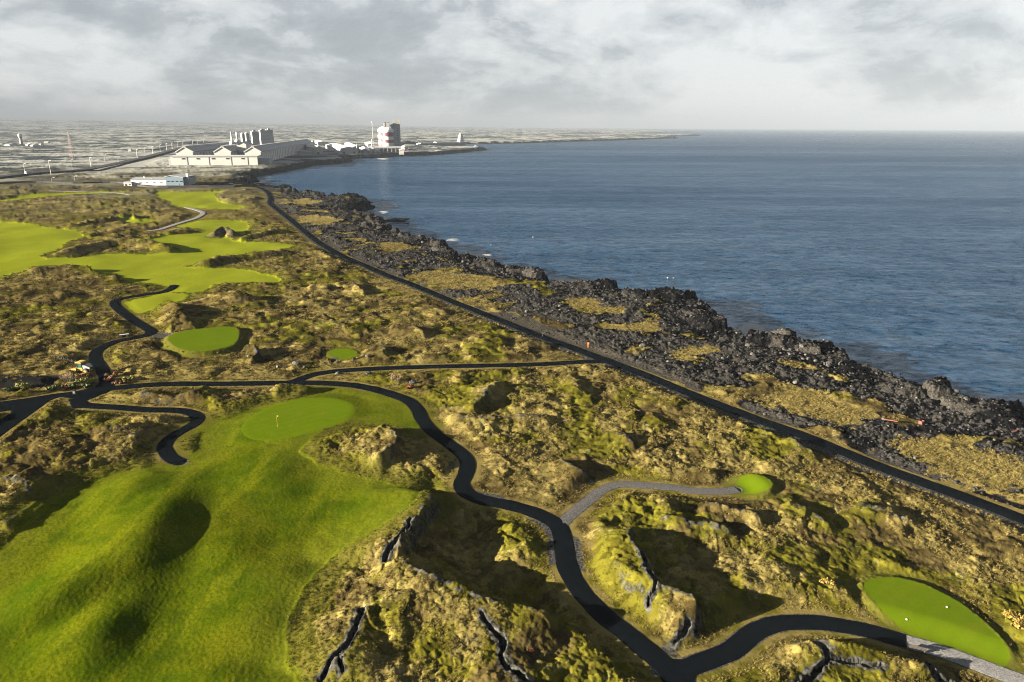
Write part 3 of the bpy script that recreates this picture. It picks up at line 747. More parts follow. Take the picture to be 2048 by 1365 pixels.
def asphalt_material(name, c0, c1, rough=0.75):
    m = NT(name); p = m.pos()
    n1 = m.noise(p, 6, 4, 0.6); n2 = m.noise(p, 0.08, 2, 0.5); n3 = m.noise(m.mapv(p, (0.25, 1, 1)), 2.5, 4, 0.7)
    c = m.mix(n1, c0, c1)
    c = m.mix(m.math('MULTIPLY', m.step(n3, 0.58, 0.76), 0.5), c, tuple(min(1, v * 3.2) for v in c1))
    n4 = m.noise(p, 0.7, 5, 0.75)
    c = m.mix(m.math('MULTIPLY', m.step(n4, 0.60, 0.72), 0.4), c, tuple(min(1, v * 5.0) for v in c1))
    c = m.mix(m.math('MULTIPLY', n2, 0.3), c, c1)
    m.principled(c, rough, m.bump(n2, 0.3, 0.02), 0.0)
    return m.mat
MAT_ASPHALT = asphalt_material('asphalt', (0.0024, 0.0036, 0.0052), (0.0042, 0.0056, 0.0074))
MAT_ROAD = asphalt_material('old_asphalt', (0.035, 0.037, 0.041), (0.055, 0.057, 0.060))
def gravel_material(name, a, b):
    m = NT(name); p = m.pos()
    n1 = m.noise(p, 0.22, 4, 0.75); n2 = m.noise(p, 3, 3, 0.6)
    c = m.mix(m.step(n1, 0.3, 0.7), a, b)
    c = m.mix(m.math('MULTIPLY', n2, 0.4), c, a)
    m.principled(c, 1.0, m.bump(n1, 0.7, 0.05), 0.0)
    return m.mat
MAT_GRAVEL = gravel_material('pale_gravel', (0.08, 0.082, 0.086), (0.26, 0.26, 0.265))
MAT_GRAVEL_DK = gravel_material('dark_gravel', (0.035, 0.036, 0.039), (0.12, 0.12, 0.122))

# ------------------------------------------------------------------ ground sheet: a fan of quads, fine near, coarse far
KROW = 0.80
rows = [0.6, 3, 8, 16, 26, 34, 40, 44]
while rows[-1] < 22500:
    rr = rows[-1]
    d = KROW * (rr * rr + CAM_H ** 2) / (CAM_H * 682)
    rows.append(rr + min(max(d, 0.14), 0.013 * rr if rr > 300 else 1e9))
rows = np.array(rows)
tans = np.arange(-1.0, 1.0001, 1 / 585.0)
azs = np.arctan(np.concatenate([np.arange(-1.5, -1.0, 1 / 190.0), tans, np.arange(1.0 + 1 / 190.0, 1.5, 1 / 190.0)]))
side = np.radians(np.concatenate([np.linspace(57, 66, 4), np.linspace(70, 180, 15)]))
azs = np.concatenate([-side[::-1][1:], azs, side])
R_, A_ = np.meshgrid(rows, azs, indexing='ij')
gx = (R_ * np.sin(A_)).ravel(); gy = (R_ * np.cos(A_)).ravel()
nr, nc = len(rows), len(azs)
# drop the open sea before the costly part
sd0 = poly_sd(gx, gy, LAND, 60.0)
keep_v = (sd0 > -30)
h_all = np.full(gx.shape, -12.0)
kv = np.nonzero(keep_v)[0]
from concurrent.futures import ThreadPoolExecutor
def terrain_many(x, y, n=12):
    parts = np.array_split(np.arange(len(x)), n)
    with ThreadPoolExecutor(4) as ex:
        res = list(ex.map(lambda i: terrain(x[i], y[i]), parts))
    return np.concatenate([r_[0] for r_ in res]), {k: np.concatenate([r_[1][k] for r_ in res]) for k in res[0][1]}
hk, MK = terrain_many(gx[kv], gy[kv])
print('T terrain', time.time() - T0)
h_all[kv] = hk
I = np.arange(nr * nc).reshape(nr, nc)
a = I[:-1, :-1].ravel(); b = I[:-1, 1:].ravel(); c = I[1:, 1:].ravel(); d = I[1:, :-1].ravel()
wrap = np.stack([I[:-1, -1], I[:-1, 0], I[1:, 0], I[1:, -1]], 1)
Q = np.vstack([np.stack([a, b, c, d], 1), wrap])
Q = Q[:, ::-1]                                             # normals up
ok = keep_v[Q].all(1) & (h_all[Q].max(1) > -7.6)
Q = Q[ok]
inv = np.full(nr * nc, -1); inv[kv] = np.arange(len(kv))
zone_v = MK['zone']
zq = zone_v[inv[Q[:, 0]]]
# a zone is a thing of the setting only where it holds together
NAMES = {0: 'ground'}
for i in range(len(FAIRWAYS)): NAMES[1 + i] = 'fairway'
for i in range(len(GREENS)): NAMES[20 + i] = 'putting_green'
for i in range(len(TEES)): NAMES[30 + i] = 'tee_box'
ZLAB = {0: 'brown and straw heath over lava with a black rubble shore', 1: 'wide near fairway of rolling green turf with a flagged green',
 2: 'broad bright fairway winding between lava crags', 3: 'distant green fairway in front of the white shed', 4: 'small strip of turf between dark crags',
 5: 'thin far strip of turf at the left edge', 6: 'small turf slope beside the bend of the black path', 20: 'close mown green with the yellow flag',
 30: 'raised oval tee with a pale gravel wedge at its left end', 31: 'small oval tee on the heath beside boulders', 32: 'small round tee at the end of the gravel path', 33: 'large near tee of bright turf at the lower right'}
VK = np.stack([gx[kv], gy[kv], hk], 1)
for z in sorted(NAMES):
    qs = inv[Q[zq == z]]
    if len(qs) == 0: continue
    u, iv = np.unique(qs.ravel(), return_inverse=True)
    o = grid_mesh(NAMES[z], VK[u], iv.reshape(-1, 4), MAT_GROUND, {k: MK[k][u] for k in ('m1', 'm2', 'm3', 'm4')})
    tag(o, ZLAB[z], kind='structure')
print('GROUND', nr, nc, len(Q), 'quads')

# ------------------------------------------------------------------ sea
def sea_material():
    m = NT('sea_water'); p = m.pos()
    a = m.n('ShaderNodeAttribute', attribute_name='foam'); s = m.n('ShaderNodeSeparateColor'); m.t.links.new(a.outputs['Color'], s.inputs[0])
    foam, shal = s.outputs[0], s.outputs[1]
    cd = m.n('ShaderNodeVectorMath', operation='LENGTH'); m.t.links.new(p, cd.inputs[0]); dist = cd.outputs['Value']
    rot = (0, 0, math.radians(20))
    w1 = m.noise(m.mapv(p, (0.45, 1, 1), rot=rot), 2.2, 4, 0.62, 0.4)
    w2 = m.noise(m.mapv(p, (0.35, 1, 1), rot=(0, 0, math.radians(-12))), 9.0, 3, 0.55, 0.3)
    w3 = m.noise(m.mapv(p, (0.3, 1, 1), rot=(0, 0, math.radians(8))), 38.0, 3, 0.5)
    gust = m.noise(m.mapv(p, (0.16, 1, 1), rot=(0, 0, math.radians(-4))), 45.0, 5, 0.62, 0.6)
    gust2 = m.noise(m.mapv(p, (0.12, 1, 1), rot=(0, 0, math.radians(5))), 260.0, 4, 0.6, 0.5)
    g = m.step(m.math('ADD', m.math('MULTIPLY', gust, 0.6), m.math('MULTIPLY', gust2, 0.6)), 0.45, 0.78)
    h = m.math('ADD', m.math('MULTIPLY', w1, 1.0), m.math('ADD', m.math('MULTIPLY', w2, 2.2), m.math('MULTIPLY', w3, 4.0)))
    nrm = m.bump(h, m.math('MULTIPLY_ADD', g, 0.20, 0.75), 1.5)
    deep = m.mix(g, (0.0016, 0.0118, 0.0305), (0.0030, 0.0155, 0.0365))
    deep = m.mix(m.math('MULTIPLY', shal, 0.3), deep, (0.003, 0.008, 0.013))
    fn = m.noise(p, 2.4, 6, 0.75, 0.8)
    ff = m.step(m.math('MULTIPLY', foam, m.math('ADD', fn, 0.35)), 0.25, 0.55)
    col = m.mix(ff, deep, (0.19, 0.20, 0.21))
    dif = m.n('ShaderNodeBsdfDiffuse'); m.set(dif.inputs['Color'], col); m.set(dif.inputs['Normal'], nrm)
    gl = m.n('ShaderNodeBsdfGlossy'); m.set(gl.inputs['Color'], (0.72, 0.86, 1.0)); m.set(gl.inputs['Normal'], nrm)
    m.set(gl.inputs['Roughness'], m.math('MULTIPLY_ADD', g, 0.06, 0.17))
    fr = m.n('ShaderNodeFresnel'); fr.inputs['IOR'].default_value = 1.33; m.set(fr.inputs['Normal'], nrm)
    # wave slopes hide part of the grazing reflection
    k = m.math('MULTIPLY', m.math('MINIMUM', fr.outputs[0], 0.5), m.math('MULTIPLY_ADD', g, 0.18, 0.25))
    r1 = m.noise(m.mapv(p, (0.6, 1, 1), rot=rot), 2.3, 3, 0.6, 0.5); r2 = m.noise(m.mapv(p, (0.45, 1, 1), rot=(0, 0, math.radians(-15))), 7.5, 3, 0.6, 0.4)
    near = m.step(dist, 700, 250); far_ = m.step(dist, 2600, 700)
    rip = m.math('ADD', m.math('MULTIPLY', m.math('SUBTRACT', r1, 0.5), m.math('MULTIPLY_ADD', near, 2.0, 1.4)), m.math('MULTIPLY', m.math('SUBTRACT', r2, 0.5), m.math('MULTIPLY_ADD', far_, 1.3, 0.5)))
    k = m.math('MULTIPLY', k, m.math('MAXIMUM', m.math('ADD', rip, 1.0), 0.15))      # noise put into the reflection, standing for ripple facets
    k = m.math('MULTIPLY', k, m.math('SUBTRACT', 1.0, ff))
    mx = m.n('ShaderNodeMixShader'); m.set(mx.inputs[0], k)
    m.t.links.new(dif.outputs[0], mx.inputs[1]); m.t.links.new(gl.outputs[0], mx.inputs[2])
    m.t.links.new(mx.outputs[0], m.out.inputs['Surface'])
    return m.mat
MAT_SEA = sea_material()
sr = [0.6, 20, 45]
while sr[-1] < 24000:
    rr = sr[-1]
    sr.append(rr + min(max(1.6 * (rr * rr + 61 ** 2) / (61 * 682), 0.4), 0.05 * rr))
sr = np.array(sr); sr[-1] = 24000
sa = np.concatenate([np.arctan(np.arange(-0.9, 0.9, 1 / 190.0)), np.radians(np.linspace(45, 315, 40))])
R_, A_ = np.meshgrid(sr, sa, indexing='ij')
sx = (R_ * np.sin(A_)).ravel(); sy = (R_ * np.cos(A_)).ravel()
n1, n2 = len(sr), len(sa)
I = np.arange(n1 * n2).reshape(n1, n2)
Q = np.vstack([np.stack([I[:-1, :-1].ravel(), I[:-1, 1:].ravel(), I[1:, 1:].ravel(), I[1:, :-1].ravel()], 1), np.stack([I[:-1, -1], I[:-1, 0], I[1:, 0], I[1:, -1]], 1)])[:, ::-1]
sd = shore_sd(sx, sy)
okq = (sd[Q].min(1) < 25)
Q = Q[okq]
foam = 0.95 * smooth(-24, -7, sd) * (sd < 2) * smooth(0.10, 0.42, fbm(sx, sy, 24, 3, 121)) * smooth(1400, 500, np.hypot(sx, sy))
FOAM = [(955,512,34,8,0.95),(520,364,22,5,1.0),(775,413,30,5,0.7),(800,462,30,5,0.7),(1895,832,14,5,1.0),(1130,566,25,3,0.7),(760,425,22,5,0.8),(905,480,22,4,0.7),(820,475,24,3,0.8),(530,356,16,2.5,0.8),(765,318,16,1.5,0.8)]
for u, v, ru, rv, s in FOAM:
    c0 = at(u, v, SEA_Z); rx = at(u + ru, v, SEA_Z).x - c0.x; ry = abs(at(u, v - rv, SEA_Z).y - c0.y)
    q = ((sx - c0.x) / rx) ** 2 + ((sy - c0.y) / ry) ** 2
    foam = np.maximum(foam, s * np.exp(-q * 1.3))
shal = 0.6 * smooth(-12, -1, sd) * smooth(1500, 300, np.hypot(sx, sy))
u, iv = np.unique(Q.ravel(), return_inverse=True)
sea = grid_mesh('sea', np.stack([sx, sy, np.full(sx.shape, SEA_Z)], 1)[u], iv.reshape(-1, 4), MAT_SEA, {'foam': np.stack([foam, shal, shal, shal], 1)[u]})
tag(sea, 'wind rippled blue grey sea reaching to the horizon', kind='structure')

# ------------------------------------------------------------------ paths and roads: ribbons with a real thickness
def ribbon(name, L, hw, material, lift, label, edge_wob=0.22, zfun=None, thick=0.16):
    T = np.gradient(L, axis=0); T /= np.maximum(np.hypot(T[:, 0], T[:, 1]), 1e-6)[:, None]
    N = np.stack([-T[:, 1], T[:, 0]], 1)
    s = shore_sd(L[:, 0], L[:, 1]); z = base_level(L[:, 0], L[:, 1], s)
    k = np.ones(5) / 5; zp = np.convolve(np.pad(z, 2, mode='edge'), k, 'valid')
    rr = np.hypot(L[:, 0], L[:, 1]); zp = zp + lift + 0.0006 * np.maximum(rr - 90, 0) * (1 if hw < 2.5 else 1.0)
    w1 = hw + edge_wob * fbm(L[:, 0], L[:, 1], 3.0, 3, 131); w2 = hw + edge_wob * fbm(L[:, 0], L[:, 1], 3.0, 3, 137)
    cols = [(-1.0, -thick), (-1.0, 0), (-0.5, 0.015), (0, 0.025), (0.5, 0.015), (1.0, 0), (1.0, -thick)]
    V = []; F = []
    for ci, (t, dz) in enumerate(cols):
        w = np.where(t < 0, w1, w2)
        V.append(np.stack([L[:, 0] + N[:, 0] * t * w, L[:, 1] + N[:, 1] * t * w, zp + dz], 1))
    n = len(L); V = np.vstack(V)
    for ci in range(len(cols) - 1):
        i0 = np.arange(n - 1) + ci * n
        F.append(np.stack([i0, i0 + 1, i0 + 1 + n, i0 + n], 1)[:, ::-1])
    o = grid_mesh(name, V, np.vstack(F), material, None, False)
    return tag(o, label, kind='structure')
PL = {'coast': 'straight black asphalt path running along the rocky shore', 'main': 'winding black asphalt path passing the green and the crags', 'tee_link': 'short black path curving to the large near tee',
 'upper': 'narrow dark path leading from the course to the shore path', 'west': 'winding black path climbing past the raised tee', 'south': 'hooked black path ending at the near fairway'}
LIFT = {'coast': 0.03, 'main': 0.034, 'tee_link': 0.026, 'upper': 0.022, 'west': 0.038, 'south': 0.03}
for k in PATHS: ribbon('path', PATH_W[k], PATHS[k][0], MAT_ASPHALT, LIFT[k], PL[k])
GL = {'gravel_branch': ('grey gravel path leading to the small round tee', MAT_GRAVEL_DK), 'gravel_tee': ('pale gravel path beside the large near tee', MAT_GRAVEL),
 'gravel_far': ('pale gravel path between far crags and fairways', MAT_GRAVEL), 'gravel_far_b': ('thin pale gravel path crossing the far heath', MAT_GRAVEL)}
for k in GRAVELS: ribbon('gravel_path', PATH_W[k], GRAVELS[k][0], GL[k][1], 0.016, GL[k][0], 0.25)
RL = {'highway': 'long dark road lined with lamps left of the factory', 'farm_track': 'pale gravel track beside the lamp lined road', 'shed_track': 'thin dark track passing the low white shed'}
for k in ROADS_FAR: ribbon('road', ROAD_W[k], ROADS_FAR[k][0], MAT_ROAD if k != 'farm_track' else MAT_GRAVEL, 1.1 if k == 'highway' else 0.5, RL[k], 0.1, thick=2.0)
# junction apron
import bmesh
def sheet(name, poly, zoff, material, label):
    bm = bmesh.new()
    s = shore_sd(poly[:, 0], poly[:, 1]); z = base_level(poly[:, 0], poly[:, 1], s)
    vs = [bm.verts.new((x, y, zz + zoff)) for (x, y), zz in zip(poly, z)]
    f = bm.faces.new(vs); 
    if f.normal.z < 0: f.normal_flip()
    bm.normal_update()
    if f.normal.z < 0: bmesh.ops.reverse_faces(bm, faces=[f])
    ex = bmesh.ops.extrude_face_region(bm, geom=[f])
    for v in ex['geom']:
        if isinstance(v, bmesh.types.BMVert): v.co.z += 0.14
    bmesh.ops.recalc_face_normals(bm, faces=bm.faces[:])
    bmesh.ops.triangulate(bm, faces=bm.faces[:])
    me = bpy.data.meshes.new(name); bm.to_mesh(me); bm.free(); me.materials.append(material)
    o = bpy.data.objects.new(name, me); COL.objects.link(o)
    return tag(o, label, kind='structure')
sheet('path', FORK, -0.105, MAT_ASPHALT, 'rounded black fork where the path splits to the near tee')
sheet('road', JUNCTION, -0.095, MAT_ASPHALT, 'forked black asphalt road junction at the left edge')

# ------------------------------------------------------------------ haze
def build_haze():
    v = [(sx_ * 26000, sy_ * 26000, z) for z in (-13.5, 330) for sx_, sy_ in ((-1, -1), (1, -1), (1, 1), (-1, 1))]
    f = [(0, 3, 2, 1), (4, 5, 6, 7), (0, 1, 5, 4), (1, 2, 6, 5), (2, 3, 7, 6), (3, 0, 4, 7)]
    m = NT('haze_air')
    q = m.n('ShaderNodeVolumePrincipled')
    q.inputs['Color'].default_value = (0.098, 0.117, 0.147, 1)
    q.inputs['Density'].default_value = 0.0001
    q.inputs['Anisotropy'].default_value = -0.18
    m.t.links.new(q.outputs[0], m.out.inputs['Volume'])
    o = mesh_obj('haze', v, f, m.mat)
    return tag(o, 'pale sea haze over the far shore', kind='stuff')
build_haze()
# ------------------------------------------------------------------ mesh collector
class MB:
    def __init__(s): s.V = []; s.F = []
    def add(s, V, F):
        k = len(s.V); s.V += [tuple(v) for v in V]; s.F += [tuple(i + k for i in f) for f in F]; return s
    def box(s, x0, x1, y0, y1, z0, z1):
        return s.add([(x0,y0,z0),(x1,y0,z0),(x1,y1,z0),(x0,y1,z0),(x0,y0,z1),(x1,y0,z1),(x1,y1,z1),(x0,y1,z1)], [(0,3,2,1),(4,5,6,7),(0,1,5,4),(1,2,6,5),(2,3,7,6),(3,0,4,7)])
    def extrude_y(s, prof, y0, y1):
        """closed profile of (x, z), counter-clockwise seen from -y"""
        n = len(prof)
        V = [(x, y0, z) for x, z in prof] + [(x, y1, z) for x, z in prof]
        F = [tuple(range(n)), tuple(range(2 * n - 1, n - 1, -1))] + [((i + 1) % n, i, i + n, (i + 1) % n + n) for i in range(n)]
        return s.add(V, F)
    def extrude_x(s, prof, x0, x1):
        n = len(prof)
        V = [(x0, y, z) for y, z in prof] + [(x1, y, z) for y, z in prof]
        F = [tuple(range(n - 1, -1, -1)), tuple(range(n, 2 * n))] + [(i, (i + 1) % n, (i + 1) % n + n, i + n) for i in range(n)]
        return s.add(V, F)
    def lathe(s, cx, cy, prof, n=20, a0=0.0):
        """profile of (r, z) from bottom to top"""
        V = []; F = []
        for r, z in prof:
            V += [(cx + r * math.cos(a0 + 2 * PI * i / n), cy + r * math.sin(a0 + 2 * PI * i / n), z) for i in range(n)]
        for j in range(len(prof) - 1):
            F += [(j * n + i, j * n + (i + 1) % n, (j + 1) * n + (i + 1) % n, (j + 1) * n + i) for i in range(n)]
        F.append(tuple(range(n - 1, -1, -1))); F.append(tuple((len(prof) - 1) * n + i for i in range(n)))
        return s.add(V, F)
    def bar(s, a, b, r, n=6):
        a = Vector(a); b = Vector(b); d = (b - a); q = d.to_track_quat('Z', 'Y')
        V = []
        for p in (a, b):
            V += [p + q @ Vector((r * math.cos(2 * PI * i / n), r * math.sin(2 * PI * i / n), 0)) for i in range(n)]
        F = [(i, (i + 1) % n, (i + 1) % n + n, i + n) for i in range(n)] + [tuple(range(n - 1, -1, -1)), tuple(range(n, 2 * n))]
        return s.add(V, F)
    def wheel(s, c, r, w, n=20):
        """disc with its axle along y"""
        V = []; F = []
        prof = [(r * 0.93, -w / 2), (r, -w * 0.3), (r, w * 0.3), (r * 0.93, w / 2)]
        for rr, yy in prof:
            V += [(c[0] + rr * math.cos(2 * PI * i / n), c[1] + yy, c[2] + rr * math.sin(2 * PI * i / n)) for i in range(n)]
        for j in range(3):
            F += [(j * n + i, (j + 1) * n + i, (j + 1) * n + (i + 1) % n, j * n + (i + 1) % n) for i in range(n)]
        F.append(tuple(range(n))); F.append(tuple(3 * n + i for i in range(n - 1, -1, -1)))
        return s.add(V, F)
    def build(s, name, mat, parent=None, smooth_shade=False):
        o = mesh_obj(name, s.V, s.F, mat, parent, smooth_shade)
        return o
def MBx(): return MB()

M_WHITE = plain('white_cladding', (0.62, 0.62, 0.61), 0.55, 0.10, 14)
M_WHITE2 = plain('pale_cladding', (0.5, 0.51, 0.51), 0.55, 0.12, 10)
M_GREY = plain('grey_roof_sheet', (0.19, 0.21, 0.23), 0.6, 0.18, 12)
M_LGREY = plain('light_grey_sheet', (0.32, 0.34, 0.355), 0.6, 0.12, 9)
M_CONC = plain('concrete', (0.34, 0.355, 0.37), 0.85, 0.16, 9)
M_DARK = plain('dark_opening', (0.02, 0.022, 0.026), 0.5, 0.1, 4)
M_RED = plain('red_band_paint', (0.10, 0.022, 0.036), 0.55, 0.08, 8)
M_BLUE = plain('blue_grey_cladding', (0.10, 0.16, 0.22), 0.55, 0.10, 6)
M_GLASS = plain('window_glass', (0.03, 0.04, 0.05), 0.15, 0.1, 2, 0.6)
M_STEEL = plain('galvanised_steel', (0.40, 0.41, 0.42), 0.45, 0.12, 2, 0.5, 0.6)
M_HULL = plain('ship_hull_paint', (0.16, 0.17, 0.19), 0.5, 0.12, 12)
M_PINK = plain('faded_rose_cladding', (0.55, 0.36, 0.36), 0.6, 0.1, 5)

def gz(x, y):
    h, _ = terrain(np.array([float(x)]), np.array([float(y)]))
    return float(h[0])
YAW = math.radians(8.5)
AX = Vector((math.cos(YAW), math.sin(YAW), 0)); AY = Vector((-math.sin(YAW), math.cos(YAW), 0))
P0 = at(343, 332); P0.z = 0
def facx(u, yl, v=300):
    """local x on the line at local depth yl whose ray passes photo column u"""
    d = at(u, v); d = Vector((d.x, d.y, 0)).normalized(); o = P0 + AY * yl
    # o + AX*s = d*t
    det = AX.x * (-d.y) + d.x * AX.y
    return (-o.x * (-d.y) - d.x * (o.y)) / det * 1.0
def lz(u, v, yl):
    """height seen at (u, v) at local depth yl"""
    s_ = facx(u, yl, v); p = P0 + AY * yl + AX * s_
    return at_depth(u, v, p.y).z
def froot(name, label, cat, s_, yl, group=None, sink=0.0):
    p = P0 + AX * s_ + AY * yl
    return tag(empty(name, (p.x, p.y, -1.5 - sink), YAW), label, cat, group)
def gable_profile(w, eave, ridge, z0=0):
    return [(0, z0), (w, z0), (w, eave), (w / 2, ridge), (0, eave)]
def roof_slabs(mb, w, d, eave, ridge, t=0.5, over=0.8, y0=None):
    y0 = -over if y0 is None else y0
    for sg in (0, 1):
        xa, xb = (-over, w / 2) if sg == 0 else (w / 2, w + over)
        k = (ridge - eave) / (w / 2)
        za = eave - k * over
        pr = [(xa, za + 0.05), (xb, ridge + 0.05), (xb, ridge + t), (xa, za + t)] if sg == 0 else [(xa, ridge + 0.05), (xb, za + 0.05), (xb, za + t), (xa, ridge + t)]
        mb.extrude_y(pr, y0, d + over)

# ------------------------------------------------------------------ the factory
LF = facx(516, 0, 331)
ph = froot('factory_hall', 'long low white hall across the front of the factory', 'building', 0, 0)
eh = lz(430, 314, 0) + 1.5
MB().box(0, LF, 0, 40, 0, eh).build('wall', M_WHITE, ph)
rf = MB().extrude_x([(-0.6, eh + 0.05), (40.6, eh + 0.05), (40.6, eh + 0.9), (20, eh + 1.6), (-0.6, eh + 0.7)], -0.6, LF + 0.6).build('roof', M_LGREY, ph)
MB().box(-4, -0.02, 3, 26, 0, eh * 0.75).build('side_annex', M_WHITE2, ph)
MB().box(LF + 0.02, LF + 15, 6, 32, 0, eh * 0.82).build('side_annex', M_LGREY, ph)
for u in (375, 418.5, 463, 496):
    s_ = facx(u, 0, 325); MB().box(s_ - 0.25, s_ + 0.25, -0.18, -0.003, 0.2, eh - 0.2).build('panel_joint', M_GREY, ph)
for u in (366.5, 396, 426.5, 455, 485.5):
    s_ = facx(u, 0, 318)
    w_ = MB().box(s_ - 2.2, s_ + 2.2, -0.16, -0.004, eh * 0.74, eh * 0.88).build('window', M_GREY, ph)
    MB().box(s_ - 1.9, s_ + 1.9, -0.2, -0.165, eh * 0.755, eh * 0.865).build('pane', M_GLASS, w_)
def long_hall(label, u0, u1, y0, eave, ridge, d):
    sa, sb = facx(u0, y0, 304), facx(u1, y0, 304); w = sb - sa
    r = froot('potroom_hall', label, 'building', sa, y0, 'gabled halls running back from the front hall')
    MB().extrude_y(gable_profile(w, eave, ridge), 0, d).build('wall', M_WHITE if True else M_WHITE, r)
    mb = MB(); roof_slabs(mb, w, d, eave, ridge, 0.8, 1.0, y0=1.2); mb.build('roof', M_GREY, r)
    MB().extrude_y([(-1.2, eave - 1.0), (w / 2, ridge + 0.02), (w + 1.2, eave - 1.0), (w + 1.2, eave + 0.3), (w / 2, ridge + 1.3), (-1.2, eave + 0.3)], -0.5, 1.1).build('gable_trim', M_WHITE, r)
    MB().box(w / 2 - 2.2, w / 2 + 2.2, 2, d - 2, ridge - 0.4, ridge + 2.0).build('ridge_vent', M_LGREY, r)
    n = int(d / 16)
    for i in range(min(n, 46)):
        yy = 6 + i * (d - 12) / max(n - 1, 1)
        MB().box(w + 0.004, w + 0.5, yy - 1.0, yy + 1.0, 0, eave - 2.0).build('wall_rib', M_CONC, r)
    for i in range(10):
        yy = d * (0.05 + 0.095 * i)
        MB().extrude_y([(w * 0.56, ridge - (ridge - eave) * 0.12 + 0.85), (w * 0.94, eave + (ridge - eave) * 0.12 + 0.85), (w * 0.94, eave + (ridge - eave) * 0.12 + 1.15), (w * 0.56, ridge - (ridge - eave) * 0.12 + 1.15)], yy, yy + 1.6).build('roof_seam', M_LGREY, r)
    return r
def depth_of(u, v, z):
    p = at(u, v, z) - P0; return Vector((p.x, p.y, 0)).dot(AY)
ev, rd = lz(369, 304, 42) + 1.5, lz(367, 295, 42) + 1.5
long_hall('leftmost gabled hall behind the long white front hall', 352, 385, 42, ev, rd, depth_of(457, 281.5, rd - 1.5) - 42)
long_hall('short middle gabled hall behind the long white front hall', 428, 461, 42, ev, rd, 190)
long_hall('rightmost gabled hall with ribbed shaded wall behind the front hall', 489, 521, 42, ev, rd, depth_of(554, 279.5, rd - 1.5) - 42)
# tall gabled block between the halls
sa, sb = facx(473, 90, 290), facx(492, 90, 290); w = sb - sa
r = froot('casthouse', 'tall narrow white gabled block between the factory halls', 'building', sa, 90)
e2, r2 = lz(475, 289, 90) + 1.5, lz(482, 284.6, 90) + 1.5
MB().extrude_y(gable_profile(w, e2, r2, e2 * 0.62), 0, 45).build('upper_wall', M_WHITE, r)
MB().box(0.3, w - 0.3, 0.25, 44.7, 0, e2 * 0.62 - 0.02).build('lower_wall', M_LGREY, r)
mb = MB(); roof_slabs(mb, w, 45, e2, r2, 0.6, 0.7); mb.build('roof', M_GREY, r)
# scrubber towers and stacks
def tower(u0, u1, v1, Y, label, kind='box', group=None):
    c = at_depth((u0 + u1) / 2, v1, Y); w = (u1 - u0) * Y / FPX
    r = tag(empty('scrubber_tower' if kind == 'box' else ('silo' if kind == 'silo' else 'chimney_stack'), (c.x, c.y, -1.5), YAW + 0.35), label, 'tower' if kind != 'stack' else 'chimney', group)
    h = c.z + 1.5
    if kind == 'box':
        a = w * 0.44
        MB().box(-a, a, -a, a, 0, h).build('shaft', M_WHITE2, r)
        MB().box(-a - 0.3, a + 0.3, -a - 0.3, a + 0.3, h, h + 0.7).build('cap', M_WHITE, r)
        MB().box(-a * 0.5, a * 0.2, -a * 0.3, a * 0.4, h + 0.7, h + 3.0).build('vent', M_LGREY, r)
        MB().box(-a * 1.5, a * 1.6, -a * 1.3, a * 1.5, 0, h * 0.42).build('base_block', M_WHITE2, r)
        for k in range(1, 5):
            MB().box(-a - 0.15, a + 0.15, -a - 0.15, a + 0.15, h * (0.42 + 0.12 * k), h * (0.42 + 0.12 * k) + 0.35).build('band', M_LGREY, r)
    elif kind == 'silo':
        MB().lathe(0, 0, [(w / 2, 0), (w / 2, h - 1), (w * 0.25, h)], 18).build('shaft', M_WHITE2, r, True)
        for k in range(6):
            a_ = 2 * PI * k / 6
            MB().bar((w * 0.53 * math.cos(a_), w * 0.53 * math.sin(a_), 0), (w * 0.53 * math.cos(a_), w * 0.53 * math.sin(a_), h - 1.2), 0.5).build('rib', M_LGREY, r)
    else:
        MB().lathe(0, 0, [(w * 0.9, 0), (w * 0.9, h * 0.45), (w * 0.5, h * 0.5), (w * 0.46, h)], 14).build('shaft', M_WHITE2, r, True)
        MB().lathe(0, 0, [(w * 1.3, h * 0.56), (w * 1.5, h * 0.60), (w * 1.5, h * 0.66), (w * 0.6, h * 0.70)], 14).build('collar', M_WHITE, r, True)
    return r
G_TW = 'pale towers standing behind the factory halls'
tower(460, 463.4, 264, 1150, 'thin white stack with a round collar, leftmost behind the halls', 'stack', G_TW)
tower(471, 474.5, 264.5, 1330, 'thin white stack, second from the left behind the halls', 'stack', G_TW)
tower(481.5, 488, 266, 1170, 'ribbed round silo with a twin on its right', 'silo', G_TW)
tower(489.5, 496.5, 265.5, 1200, 'ribbed round silo with a twin on its left', 'silo', G_TW)
tower(502, 517, 264.5, 1230, 'square white tower right of the two ribbed silos', 'box', G_TW)
tower(518.5, 532.5, 261.5, 1330, 'middle one of the three square white towers', 'box', G_TW)
tower(531.5, 545, 260.5, 1450, 'rightmost of the three square white towers', 'box', G_TW)
for i, (u, v, w_, hh, lab) in enumerate([(500, 292, 12, 22, 'small white cyclone house by the rightmost gabled hall'), (520, 290, 9, 20, 'small white plant block between the square towers'), (465, 289, 22, 24, 'low white plant house at the foot of the left stack')]):
    Y = 1120 + 40 * i; c = at_depth(u, v, Y)
    r = tag(empty('plant_house', (c.x, c.y, -1.5), YAW), lab, 'building')
    MB().box(-w_ / 2, w_ / 2, -6, 6, 0, hh).build('wall', M_WHITE, r); MB().box(-w_ / 2 - .4, w_ / 2 + .4, -6.4, 6.4, hh + .01, hh + .8).build('roof', M_LGREY, r)
    MB().box(-w_ / 4, w_ / 4, -6.12, -6.01, hh * .55, hh * .8).build('window', M_GLASS, r)

